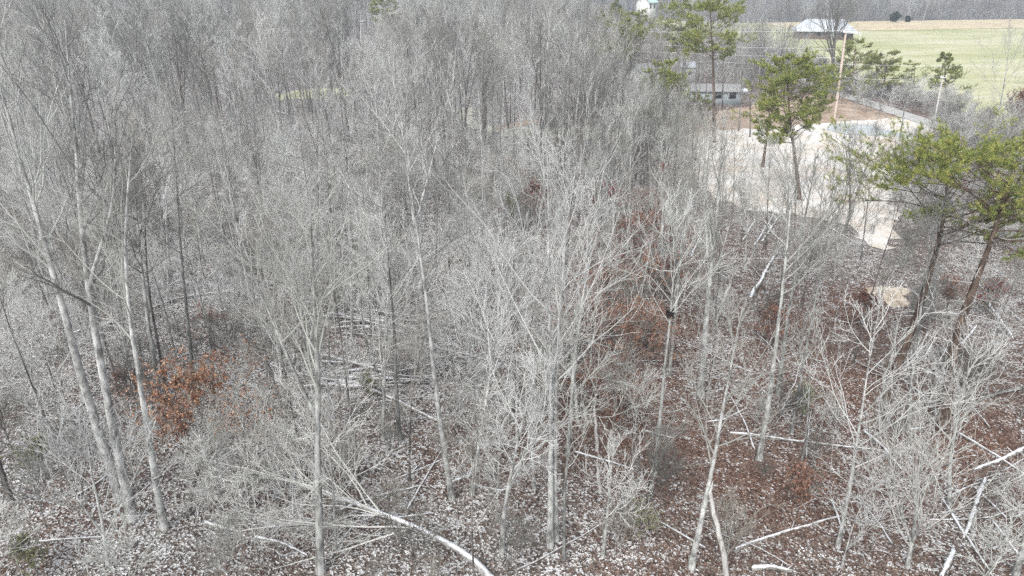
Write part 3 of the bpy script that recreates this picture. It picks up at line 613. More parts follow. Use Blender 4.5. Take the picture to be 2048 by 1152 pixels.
for x, y in pts:
    if cnt >= 236: break
    if np.min(np.hypot(keyp[:, 0] - x, keyp[:, 1] - y)) < 1.6: continue
    near = y < 36; slim = rs.uniform() < .6; pu, pv = px(x, y, zz(x, y))
    k = rs.randint(8, 11) if slim else rs.randint(8); s = rs.uniform(0.55, 0.9) if near else rs.uniform(0.65, 1.0)
    drop = 0.35 if near else 0.1
    if x > -2 and y < 48: drop = max(drop, .45)
    if 600 < pu < 1050 and y < 46: drop = max(drop, .5)
    if 1000 < pu < 1400 and y < 78: drop = max(drop, .8)
    if 1400 < pu < 1790: drop = max(drop, .6 if y < 48 else .85)
    if 290 < pu < 500 and 780 < pv < 1000: drop = 1.1
    if rs.uniform() < drop * (.55 if slim else 1): continue
    if 1080 < pu < 1520 and y > 58 and rs.uniform() < 0.6: k = (4, 7, 7)[rs.randint(3)]
    if rs.uniform() > 0.1:
        hc = cap_height(x, y, s * TH[k])
        if hc < 5.5: continue
        s = hc / TH[k]
    o = place_copy('bare_tree', TALL[k], (x, y, zz(x, y)), rs.uniform(0, 6.28), (s * rs.uniform(0.9, 1.15), s * rs.uniform(0.9, 1.15), s), lean=(rs.normal(0, 0.03), rs.normal(0, 0.03)))
    tag(o, LOOK[k] + ' bare tree ' + zone(x, y), 'tree', BARE); cnt += 1
LOOKP = {0: 'slender grey', 1: 'slender pale', 2: 'slender brownish', 3: 'pale wide-branched'}
for x, y in scatter(33, 260, 18, 64, 1.7, 1.0, 3):
    if np.min(np.hypot(keyp[:, 0] - x, keyp[:, 1] - y)) < 0.8: continue
    if x > 0 and y < 60 and rs.uniform() < (0.75 if x > 6 and y < 38 else 0.5): continue
    q_ = px(x, y, zz(x, y))
    if 280 < q_[0] < 500 and 800 < q_[1] < 1010: continue
    if 1680 < px(x, y, 0)[0] < 1960 and y < 48 and rs.uniform() < 0.6: continue
    k = rs.randint(len(POLE)); s = rs.uniform(0.5, 1.1); s = min(s, cap_height(x, y, s * PH[k]) / PH[k])
    if s < 0.3: continue
    o = place_copy('sapling', POLE[k], (x, y, zz(x, y)), rs.uniform(0, 6.28), (s, s, s), lean=(rs.normal(0, 0.06), rs.normal(0, 0.06)))
    tag(o, LOOKP[k] + ' bare sapling ' + zone(x, y), 'sapling', 'bare saplings under the trees')

# the mass of wood behind and the brush on the floor: geometry-node instances, one object each
def instance_mass(name, pts, scales, rots, kinds, sources, label, cat):
    me = bpy.data.meshes.new(name); me.from_pydata([tuple(p) for p in pts], [], [])
    for nm, tp, dat in (('s', 'FLOAT', scales), ('r', 'FLOAT', rots), ('k', 'INT', kinds)):
        a_ = me.attributes.new(nm, tp, 'POINT'); a_.data.foreach_set('value', np.asarray(dat, np.int32 if tp == 'INT' else np.float32))
    o = link(name, me)
    ng = bpy.data.node_groups.new(name + '_nodes', 'GeometryNodeTree')
    ng.interface.new_socket('Geometry', in_out='INPUT', socket_type='NodeSocketGeometry'); ng.interface.new_socket('Geometry', in_out='OUTPUT', socket_type='NodeSocketGeometry')
    N, Lk = ng.nodes, ng.links
    gi = N.new('NodeGroupInput'); go = N.new('NodeGroupOutput'); join = N.new('GeometryNodeJoinGeometry')
    def att(nm, tp):
        a_ = N.new('GeometryNodeInputNamedAttribute'); a_.data_type = tp; a_.inputs['Name'].default_value = nm; return a_
    aS, aR, aK = att('s', 'FLOAT'), att('r', 'FLOAT'), att('k', 'INT')
    cx = N.new('ShaderNodeCombineXYZ'); Lk.new(aR.outputs['Attribute'], cx.inputs['Z'])
    e2r = N.new('FunctionNodeEulerToRotation'); Lk.new(cx.outputs[0], e2r.inputs[0])
    for i, src in enumerate(sources):
        cmp_ = N.new('FunctionNodeCompare'); cmp_.data_type = 'INT'; cmp_.operation = 'EQUAL'
        Lk.new(aK.outputs['Attribute'], cmp_.inputs[2]); cmp_.inputs[3].default_value = i
        for me_ in src:
            if me_ is None: continue
            so = bpy.data.objects.new('source', me_)
            oi = N.new('GeometryNodeObjectInfo'); oi.inputs['Object'].default_value = so; oi.inputs['As Instance'].default_value = True
            ip = N.new('GeometryNodeInstanceOnPoints'); Lk.new(gi.outputs[0], ip.inputs['Points']); Lk.new(cmp_.outputs[0], ip.inputs['Selection'])
            Lk.new(oi.outputs['Geometry'], ip.inputs['Instance']); Lk.new(e2r.outputs[0], ip.inputs['Rotation']); Lk.new(aS.outputs['Attribute'], ip.inputs['Scale'])
            Lk.new(ip.outputs[0], join.inputs[0])
    Lk.new(join.outputs[0], go.inputs[0])
    md = o.modifiers.new('scatter', 'NODES'); md.node_group = ng
    return tag(o, label, cat, kind='stuff')
FARK = [kind(271 + i, TH[i], (0.17, .15, .19, .13, .16, .12, .18, .10)[i], b_, t_, cs=(.5, .45, .5, .5, .42, .42, .4, .5)[i], fork=(1, 0, 1, 0, 2, 1, 2, 0)[i], n1=11, n2=5, n3=4, n4=0, twig=1.6, a1=42, up1=.5, kink=1.3)
        for i, (b_, t_) in enumerate((('bark_grey', 'twig_grey'), ('bark_grey', 'twig_brown'), ('bark_pale', 'twig_grey'), ('bark_grey', 'twig_pale'), ('bark_dark', 'twig_dark'), ('bark_pale', 'twig_pale'), ('bark_grey', 'twig_brown'), ('bark_dark', 'twig_grey')))]
FARK += [kind(281, 12, .13, 'bark_dark', 'twig_grey', cs=.66, spread=.13, n1=7, n2=4, n3=3, n4=0, twig=1.3), kind(282, 12, .10, 'bark_dark', 'twig_grey', cs=.6, spread=.15, n1=8, n2=4, n3=3, n4=0, twig=1.3)]
rs = R(41)
P = scatter(42, 2600, 60, 290, 3.0)
late = pts[cnt + 30:] if len(pts) > cnt + 30 else np.zeros((0, 2))
P = P[P[:, 1] > 78]; kk = rs.randint(0, 8, len(P)); ss = rs.uniform(0.7, 1.1, len(P)); keep = np.ones(len(P), bool)
for i, (x, y) in enumerate(P):
    pu = px(x, y, zz(x, y))[0]
    if y > 100 and pu > 1200 and not (1420 < pu < 1650 and y > 125) and rs.uniform() < 0.35: keep[i] = False; continue
    if 98 < y < 140 and (1265 < pu < 1325) and rs.uniform() < 0.3: keep[i] = False; continue
    if 1380 < pu < 1790 and y < 100 and rs.uniform() < 0.85: keep[i] = False; continue
    if 1080 < pu < 1520 and y < 115 and rs.uniform() < 0.6: kk[i] = (4, 7, 7)[rs.randint(3)]
    if rs.uniform() < 0.02: continue
    hc = cap_height(x, y, ss[i] * TH[kk[i]])
    if hc < 5: keep[i] = False
    ss[i] = min(ss[i], hc / TH[kk[i]])
P, kk, ss = P[keep], kk[keep], ss[keep]
y_ = rs.uniform(60, 108, 170); x_ = rs.uniform(.05, .36, 170) * y_; ok_ = allowed(x_, y_)
for x, y in zip(x_[ok_], y_[ok_]):                     # the dark straight poles left of the clearing
    h_ = min(cap_height(x, y, 13), rs.uniform(8, 13))
    if h_ > 5: P = np.vstack([P, [x, y]]); kk = np.append(kk, 8 + rs.randint(2)); ss = np.append(ss, h_ / 12.0)
n = len(P)
instance_mass('far_wood', np.column_stack([P, tz(P[:, 0], P[:, 1])]), ss, rs.uniform(0, 6.28, n), kk, FARK, 'dense mass of bare grey trees filling the back of the wood', 'wood')
# wood beyond the pasture crest
n = 2600; yy = 330 + 750 * rs.uniform(0, 1, n) ** 1.2; xx = rs.uniform(-0.05, 0.95, n) * yy + 10
FARL = [kind(261, 15, 0.2, 'bark_grey', 'twig_brown', cs=0.3, spread=0.32, n1=16, n2=6, n3=4, n4=0, twig=3.0), kind(262, 14, 0.2, 'bark_dark', 'twig_grey', cs=0.3, spread=0.32, n1=16, n2=6, n3=4, n4=0, twig=3.0)]
instance_mass('valley_wood', np.column_stack([xx, yy, tz(xx, yy)]), rs.uniform(0.8, 1.2, n), rs.uniform(0, 6.28, n), rs.randint(0, 2, n), FARL, 'hazy bare wood on the slope beyond the pasture', 'wood')
# brush
BH = [3.6, 2.6, 4.5, 3.2]
Q = scatter(44, 1050, 17, 90, 0.9, 1.0, 3); Q = Q[~((Q[:, 0] > 2) & (Q[:, 1] < 60) & (rs.uniform(0, 1, len(Q)) < .55))]
y_ = rs.uniform(60, 190, 420); x_ = road_x(y_) + np.where(rs.uniform(0, 1, 420) < .7, rs.uniform(3.0, 9.5, 420), -rs.uniform(3, 6, 420)); Q = np.vstack([Q, np.stack([x_, y_], 1)[~poly_in(x_, y_, CLEAR)]])
y_ = rs.uniform(104, 190, 500); x_ = rs.uniform(.12, .5, 500) * y_; ok_ = allowed(x_, y_); Q = np.vstack([Q, np.stack([x_, y_], 1)[ok_]])
cl = np.array(CLEAR)[9:]; i_ = rs.randint(0, len(cl) - 1, 60); w_ = rs.uniform(0, 1, (60, 1)); Q = np.vstack([Q, cl[i_] * (1 - w_) + cl[i_ + 1] * w_ + rs.normal(0, 1.6, (60, 2))]); n = len(Q)
y_ = rs.uniform(80, 108, 60); x_ = rs.uniform(56, 66, 60); q_ = np.stack([x_, y_], 1)[~poly_in(x_, y_, CLEAR) & (np.abs(x_ - road_x(y_)) > 2.2)]; Q = np.vstack([Q, q_])
front = poly_in(Q[:, 0], Q[:, 1], W([(1400, 390), (1790, 490), (1790, 560), (1400, 500)])); Q = Q[~(front & (rs.uniform(0, 1, len(Q)) < .7))]; n = len(Q)
pq = px(Q[:, 0], Q[:, 1], 0.0); Q = Q[~((pq[0] > 290) & (pq[0] < 490) & (pq[1] > 830) & (pq[1] < 1000))]; n = len(Q)
bk_ = rs.randint(0, len(BUSH), n); bs_ = rs.uniform(.4, 1.1, n)
for i in range(n):
    u_, v_ = px(Q[i, 0], Q[i, 1], bs_[i] * BH[bk_[i]])
    if 1400 < u_ < 1790 and Q[i, 1] < 85 and v_ < 440: bs_[i] = max(.15, min(bs_[i], cap_height(Q[i, 0], Q[i, 1], bs_[i] * BH[bk_[i]]) / BH[bk_[i]], .35))
instance_mass('brush', np.column_stack([Q, tz(Q[:, 0], Q[:, 1])]), bs_, rs.uniform(0, 6.28, n), bk_, BUSH, 'thin twiggy brush and seedlings covering the forest floor', 'brush')

# ------------------------------------------------------------------ leafy saplings and shrubs
def leafy(seed, label, base, h, cols, nleaf, spread=0.4, name='leafy_sapling', cat='sapling', size=0.09, bark_='bark_dark', group=None, cs=0.2, **kw):
    b = gp(*base)
    if cols[0] in BROWN or cols[0] in RED: nleaf = int(nleaf * 1.6); size = size * 1.25; h = h * 1.15
    geos = make_tree(seed, h, 0.014 * h + 0.01, cs=cs, spread=spread, n1=16, n2=6, n3=5, n4=0, leaves=nleaf, leafcol=cols, leafsize=size, fork=1, **kw)
    o = place_new(name, geos, (M[bark_], M['twig_brown'], M['leaf']), b); KEY.append((b[0], b[1]))
    return tag(o, label, cat, group)
leafy(301, 'sapling with bright orange-brown leaves at lower left', (425, 885), 2.7, ORANGE + BROWN[1:] + [(0.42, 0.26, 0.17)], 5200, 1.0, size=0.11, lean=(-0.2, 0), up1=-0.1, a1=75)
leafy(302, 'brown-leaved sapling right of the tallest middle tree', (1262, 760), 4.2, ORANGE[:1] + BROWN, 2200, 0.5, up1=0.0, a1=70)
leafy(303, 'brown-leaved sapling left of the one right of the tallest tree', (1160, 720), 3.2, BROWN, 1200, 0.5, up1=0.0, a1=70)
leafy(304, 'red-brown leaved sapling under the straight grey tree behind centre', (1275, 570), 4.0, BROWN + RED[:1], 2000, 0.5, up1=0.1, a1=65)
leafy(305, 'dark red-leaved shrub left of the snowy crossed logs', (1205, 450), 3.2, RED, 1800, 0.5, name='leafy_shrub', cat='shrub', up1=0.1)
leafy(306, 'small bright red-leaved sapling below the middle pine', (1325, 380), 3.5, [(0.34, 0.06, 0.045), (0.4, 0.1, 0.06)], 900, 0.3)
leafy(307, 'brown-leaved shrub low behind the blackish forked tree', (1030, 400), 3.0, BROWN, 1400, 0.5, name='leafy_shrub', cat='shrub')
leafy(308, 'small bright green bush in the middle of the wood', (1024, 460), 3.4, GREEN, 600, 0.2, name='evergreen_bush', cat='bush')
leafy(309, 'small yellow-green bush above the long fallen log at left', (378, 580), 2.4, GREEN, 500, 0.25, name='evergreen_bush', cat='bush')
leafy(310, 'olive shrub at left edge above the snowy floor', (95, 960), 2.0, OLIVE, 900, 0.45, name='green_shrub', cat='shrub', size=0.06)
leafy(311, 'olive shrub in the bottom left corner', (75, 1148), 1.6, OLIVE, 900, 0.45, name='green_shrub', cat='shrub', size=0.06)
leafy(312, 'green briar shrub beside the thin leaning trunk before the clearing', (1600, 850), 2.3, GREEN, 900, 0.32, name='green_shrub', cat='shrub', size=0.06)
leafy(313, 'olive shrub right of the low log at bottom centre right', (1280, 1080), 1.5, OLIVE, 700, 0.5, name='green_shrub', cat='shrub', size=0.06)
leafy(314, 'mossy green shrub above the sloping snowy log', (740, 800), 1.4, OLIVE, 600, 0.5, name='green_shrub', cat='shrub', size=0.06)
leafy(315, 'pale tan-leaved sapling behind the white young tree at bottom centre', (1080, 850), 2.6, [(0.5, 0.38, 0.25), (0.42, 0.3, 0.19), (0.55, 0.45, 0.33)], 260, 0.5)
leafy(316, 'rust-leaved shrub at the right edge below the pasture', (2030, 265), 4.5, BROWN + ORANGE[:1], 2200, 0.5, name='leafy_shrub', cat='shrub', size=0.16)
leafy(317, 'rust-leaved seedling on the right under the twin pines', (1880, 640), 2.2, BROWN, 700, 0.5)
leafy(318, 'rusty low shrub at the foot of the brown slope, bottom right', (1600, 1010), 1.3, BROWN, 900, 0.7, name='leafy_shrub', cat='shrub')
leafy(319, 'dull green shrub left of the big leaning trunks at left edge', (215, 500), 2.4, OLIVE, 700, 0.4, name='green_shrub', cat='shrub', size=0.07)
leafy(320, 'reddish shrub under the right pine near the right edge', (1975, 640), 2.0, RED + BROWN, 700, 0.5, name='leafy_shrub', cat='shrub')

for i, (lab, base, h_, cols, n_) in enumerate((
    ('brown-leaved seedling just above the level snowy log', (1240, 505), 2.6, BROWN, 1000), ('rust-leaved seedling right of the red-brown sapling under the straight grey tree', (1320, 610), 2.8, BROWN + ORANGE[:1], 1300),
    ('brown-leaved sapling below the red-brown one behind centre', (1215, 640), 3.0, BROWN, 1200), ('rust-leaved sapling left of the nest tree', (1290, 715), 2.6, BROWN + ORANGE[1:3], 1300),
    ('low brown-leaved shrub at the foot of the nest tree', (1250, 860), 1.7, BROWN, 1100), ('brown-leaved shrub right of the tallest middle tree, low down', (1150, 830), 1.9, BROWN, 900),
    ('brown-leaved sapling just right of the small bright green bush', (1075, 450), 3.0, BROWN + RED[:1], 1200), ('rust-leaved shrub left of the sloping snowy log behind centre', (1290, 455), 2.8, BROWN + RED[:1], 1300),
    ('low rusty shrub left of the sandy patch', (1720, 650), 1.8, BROWN, 1000), ('small rusty shrub between the three grey trunks', (1545, 690), 1.8, BROWN, 800),
    ('faded pinkish-brown shrub above the orange-leaved sapling', (425, 700), 2.0, BROWN, 500), ('small brown seedling left of the orange-leaved sapling', (262, 800), 1.4, BROWN, 200))):
    leafy(340 + i, lab, base, h_, cols, n_, 0.55, up1=0.0, a1=68, group='brown-leaved undergrowth')
# ------------------------------------------------------------------ pines
def make_pine(seed, h, r, cs, spread, path=None, nb=34, dead=14, ntuft=1, flat=0.2, col_=None, needle=0.17, dens=1.0, conic=False):
    rs = R(seed); tr, cr, fo, dl = Geo(), Geo(), Geo(), Geo(); n = 16
    if path is None:
        P = grow(rs, np.zeros((1, 3)), np.array([[rs.normal(0, .04), 0, 1.]]), np.array([h]), n, 0.03, 0.05)
    else:
        pth = np.array(path); s = np.linspace(0, 1, n); t = np.linspace(0, 1, len(pth)); P = np.stack([np.interp(s, t, pth[:, j]) for j in range(3)], 1)
        for _ in range(2): P[1:-1] = .25 * P[:-2] + .5 * P[1:-1] + .25 * P[2:]
        P = P[None]
    Rt = np.maximum(r * (1 - .9 * np.linspace(0, 1, n)), .02)[None]; Rt[0, 0] *= 1.3
    Pt = P.copy(); Pt[0, 0, 2] -= .35; tr.tubes(Pt, Rt, 8)
    S, D, L, rr, t = spawn(rs, P, Rt, np.array([h]), nb, cs, 0.99, 78, 12, spread, 0, 0.45, 0.02)
    tt = (t - cs) / (1 - cs)
    prof = (1.05 - 0.95 * tt) if conic else (0.35 + 0.75 * np.sin(np.clip(0.15 + 0.8 * tt, 0, 1) * math.pi))
    L = L * prof; rr = np.minimum(rr, L * .02 + .008)
    P1 = grow(rs, S, D, L, 7, 0.13, 0.12); R1 = taper(rr, 7, .3); cr.tubes(P1, R1, 4)
    S, D, L2, r2, t2 = spawn(rs, P1, R1, L, int(6 * dens), .42, .99, 52, 14, .42, .4, .6, .008); D[:, 2] = D[:, 2] * 0.3 + 0.10
    P2 = grow(rs, S, D, L2, 4, .14, .3); R2 = taper(r2, 4, .4); cr.tubes(P2, R2, 3)
    S, D, L3, r3, t3 = spawn(rs, P2, R2, L2, int(4 * dens), .2, .99, 50, 15, .5, .3, .7, .005); D[:, 2] = D[:, 2] * .4 + 0.15
    P3 = grow(rs, S, D, L3, 3, .14, .3); cr.tubes(P3, taper(r3, 3, .5), 3)
    # needle tufts along the twigs
    B = np.concatenate([P3[:, 1], P3[:, 2], P2[:, 3], P3[:, 1] * .5 + P3[:, 2] * .5]); T = np.concatenate([unit(P3[:, 1] - P3[:, 0]), unit(P3[:, 2] - P3[:, 1]), unit(P2[:, 3] - P2[:, 2]), unit(P3[:, 2] - P3[:, 1])])
    k = 16 if needle < .2 else 8; m = len(B) * k
    BB = np.repeat(B, k, 0) + rs.normal(0, .02, (m, 3)); TT = np.repeat(T, k, 0)
    d = unit(TT * 0.7 + rs.normal(0, .55, (m, 3)) + np.array([0, 0, .25])); ln = needle * rs.uniform(.6, 1.2, m)[:, None]
    sd = unit(np.cross(d, rs.normal(0, 1, (m, 3)))) * needle * (0.045 if needle < .2 else 0.06)
    V = np.stack([BB - sd, BB + sd, BB + d * ln], 1).reshape(-1, 3)
    cols = np.array(col_ or [(0.26, 0.285, 0.07), (0.20, 0.24, 0.062), (0.34, 0.34, 0.095), (0.125, 0.165, 0.052)])
    cc = np.repeat(cols[rs.randint(0, len(cols), len(B))], k, 0) * rs.uniform(.8, 1.2, (m, 1))
    fo.add(V, None, np.arange(3 * m).reshape(-1, 3), np.repeat(cc, 3, 0))
    if dead:
        S, D, Ld, rd, _ = spawn(rs, P, Rt, np.array([h]), dead, 0.3, cs + .08, 82, 10, .10, 0, .3, .012)
        PD = grow(rs, S, D, Ld, 5, .12, -.1); RD = taper(np.minimum(rd, .025), 5, .35); dl.tubes(PD, RD, 4)
        S, D, Le, re, _ = spawn(rs, PD, RD, Ld, 3, .35, .95, 45, 12, .4, .2, .7, .008); dl.tubes(grow(rs, S, D, Le, 3, .12, 0), taper(re, 3, .5), 3)
    return tr, cr, fo, dl
PPARTS = ('trunk', 'branches', 'foliage', 'dead_limbs')
PM = ('bark_pine', 'bark_pine', 'needle', 'dead_limb')
def pine(seed, label, base, pts, r, cs, spread, **kw):
    b, P = path_from(base, pts); P = np.array(P); d = np.concatenate([[0], np.cumsum(np.linalg.norm(np.diff(P, axis=0), axis=1))]); s = np.linspace(0, d[-1], 9)
    P = np.stack([np.interp(s, d, P[:, j]) for j in range(3)], 1)
    geos = make_pine(seed, float(P[-1, 2]), r, cs, spread, path=P, **kw)
    o = place_new('pine_tree', geos, [M[k] for k in PM], b, PPARTS); return tag(o, label, 'pine', 'pines around the clearing and lane')
pine(401, 'large pine with two-tone crown overhanging the clearing, left of the pair', (1772, 800), [(1795, 730), (1832, 640), (1855, 560), (1880, 480), (1892, 430), (1895, 370), (1895, 318)], 0.25, 0.66, 0.36, nb=32, dead=30, dens=1.25)
pine(402, 'pine with thick dark curved trunk at right edge, right of the pair', (1885, 860), [(1897, 770), (1908, 690), (1932, 615), (1958, 540), (1983, 490), (1992, 440), (2012, 380), (2025, 340)], 0.29, 0.76, 0.34, nb=28, dead=30, dens=1.25)
pine(403, 'yellow-topped pine standing in front of the clearing below the tall pole', (1600, 400), [(1594, 350), (1586, 280), (1578, 220), (1574, 165), (1576, 122)], 0.22, 0.42, 0.27, nb=62, needle=.26, dens=1.3)
pine(404, 'slim dark pine left of the yellow-topped pine', (1525, 335), [(1530, 300), (1535, 260), (1540, 215), (1542, 180)], 0.20, 0.30, 0.16, nb=32, needle=.26, dens=1.3)
pine(405, 'ragged pine with gaps in front of the grey mobile home', (1332, 300), [(1330, 260), (1328, 220), (1325, 170), (1325, 128)], 0.18, 0.28, 0.26, nb=46, needle=.28, dens=1.3)
pine(406, 'tallest dark pine rising above the grey mobile home', (1428, 285), [(1428, 220), (1427, 150), (1424, 80), (1420, 8)], 0.26, 0.60, 0.22, nb=40, needle=.3, dens=1.3)
pine(407, 'pine left of the tallest dark pine with two bare stems', (1372, 180), [(1370, 140), (1368, 100), (1362, 50), (1360, 12)], 0.26, 0.42, 0.30, nb=42, needle=.36, dens=1.3)
pine(408, 'bright green flat-topped pine left of the house with green roof', (1228, 205), [(1230, 160), (1232, 110), (1235, 75), (1238, 46)], 0.26, 0.55, 0.30, nb=42, needle=.36, dens=1.3)
pine(409, 'small pine just below the house with green roof', (1268, 150), [(1268, 110), (1268, 70), (1266, 30)], 0.24, 0.55, 0.28, nb=28, needle=.34)
pine(410, 'pine on the field bank right behind the tall pole', (1702, 190), [(1704, 160), (1708, 125), (1712, 82)], 0.22, 0.18, 0.36, nb=36, needle=.3, dens=1.3)
pine(411, 'rounded pine on the field bank right of the tall pole', (1768, 195), [(1768, 170), (1770, 140), (1774, 108)], 0.22, 0.15, 0.42, nb=36, needle=.3, dens=1.3)
pine(412, 'cone-shaped pine on the field bank behind the shorter pole', (1892, 195), [(1891, 165), (1890, 135), (1889, 104)], 0.20, 0.15, 0.42, nb=40, needle=.28, dens=1.3, conic=True)
pine(413, 'thin scraggly pine between the rounded and cone-shaped pines', (1828, 195), [(1828, 170), (1829, 145), (1830, 125)], 0.12, 0.2, 0.34, nb=22, needle=.22)
pine(414, 'pine top poking up at the upper edge left of centre', (772, 110), [(772, 80), (771, 40), (770, -5)], 0.25, 0.55, 0.26, nb=42, needle=.36)
pine(415, 'bluish pine top at the upper edge above the flat-topped pine', (1232, 90), [(1232, 50), (1231, 20), (1230, -20)], 0.25, 0.3, 0.22, nb=42, needle=.36, conic=True)
pine(416, 'low bushy pine bough left of the tallest pine trunk before the bank', (1405, 245), [(1402, 225), (1400, 205), (1398, 190)], 0.10, 0.25, 0.4, nb=22, needle=.22)
pine(417, 'small dark evergreen beside the yellow-topped pine by the lane', (1640, 215), [(1640, 205), (1640, 195), (1640, 183)], 0.08, 0.1, 0.5, nb=22, needle=.22, col_=[(0.05, 0.10, 0.03), (0.07, 0.13, 0.04)])
pine(418, 'young pine on the clay bank beside the lane', (1716, 206), [(1716, 195), (1717, 182), (1717, 172)], 0.06, 0.25, 0.36, nb=16, needle=.2, dead=0)
DARKN = [(0.035, 0.055, 0.028), (0.05, 0.075, 0.035)]
for sd, lab, u, v0, v1, w_ in ((419, 'dark round cedar on the pasture crest, left of two', 1787, 56, 28, .5), (420, 'dark narrow cedar on the pasture crest, right of two', 1813, 56, 34, .34)):
    b = gp(u, 57); b = at(u, v0, 262); b[2] = zz(b[0], 262); h = at(u, v1, 262)[2] - b[2]
    o = place_new('cedar_tree', make_pine(sd, h, .2, .08, w_, nb=44, dead=0, needle=.5, col_=DARKN), [M[k] for k in PM], b, PPARTS); tag(o, lab, 'cedar', 'cedars on the pasture crest')

# ------------------------------------------------------------------ fallen logs, stubs and branches
def log(seed, label, pts, r, name='fallen_log', mat='bark_log', lift=0.0, stubs=2, cat='log', group='fallen logs', end=0.6, raise_end=0.0):
    rs = R(seed); W_ = np.array([gp(u, v) for u, v in pts]); d = np.concatenate([[0], np.cumsum(np.linalg.norm(np.diff(W_, axis=0), axis=1))])
    n = 14; s = np.linspace(0, d[-1], n); P = np.stack([np.interp(s, d, W_[:, j]) for j in range(3)], 1)
    if len(pts) > 2:
        for _ in range(2): P[1:-1] = .25 * P[:-2] + .5 * P[1:-1] + .25 * P[2:]
    P[:, :2] += np.cumsum(rs.normal(0, 0.014 * d[-1] / n * 3, (n, 2)), 0)
    rr = r * np.linspace(1, end, n) * rs.uniform(.82, 1.15, n)
    rr[-1] *= .45; rr[0] *= .8
    zg = tz(P[:, 0], P[:, 1]); line = np.linspace(zg[0], zg[-1], n); sag = np.max(zg - line)
    P[:, 2] = np.maximum(line + max(sag, 0) * .8, zg) + rr * .55 + lift + raise_end * np.linspace(0, 1, n)
    base = P[0].copy(); g = Geo(); g.tubes((P - base)[None], rr[None], 8, cap=True)
    o = link(name, g.mesh(name, M[mat]), loc=base); tag(o, label, cat, group)
    if stubs:
        S, D, L, r2, t = spawn(rs, (P - base)[None], rr[None], np.array([d[-1]]), stubs, .35, .98, 55, 12, .10, 0, .4, .015); D[:, 2] = np.abs(D[:, 2]) * .7
        for i in range(stubs):
            gg = Geo(); PP = grow(rs, S[i:i + 1], D[i:i + 1], np.clip(L[i:i + 1], .3, 1.6), 5, .12, 0); gg.tubes(PP, taper(r2[i:i + 1], 5, .3), 5)
            link('broken_branch', gg.mesh('broken_branch', M['bark_snowy']), o)
    return o
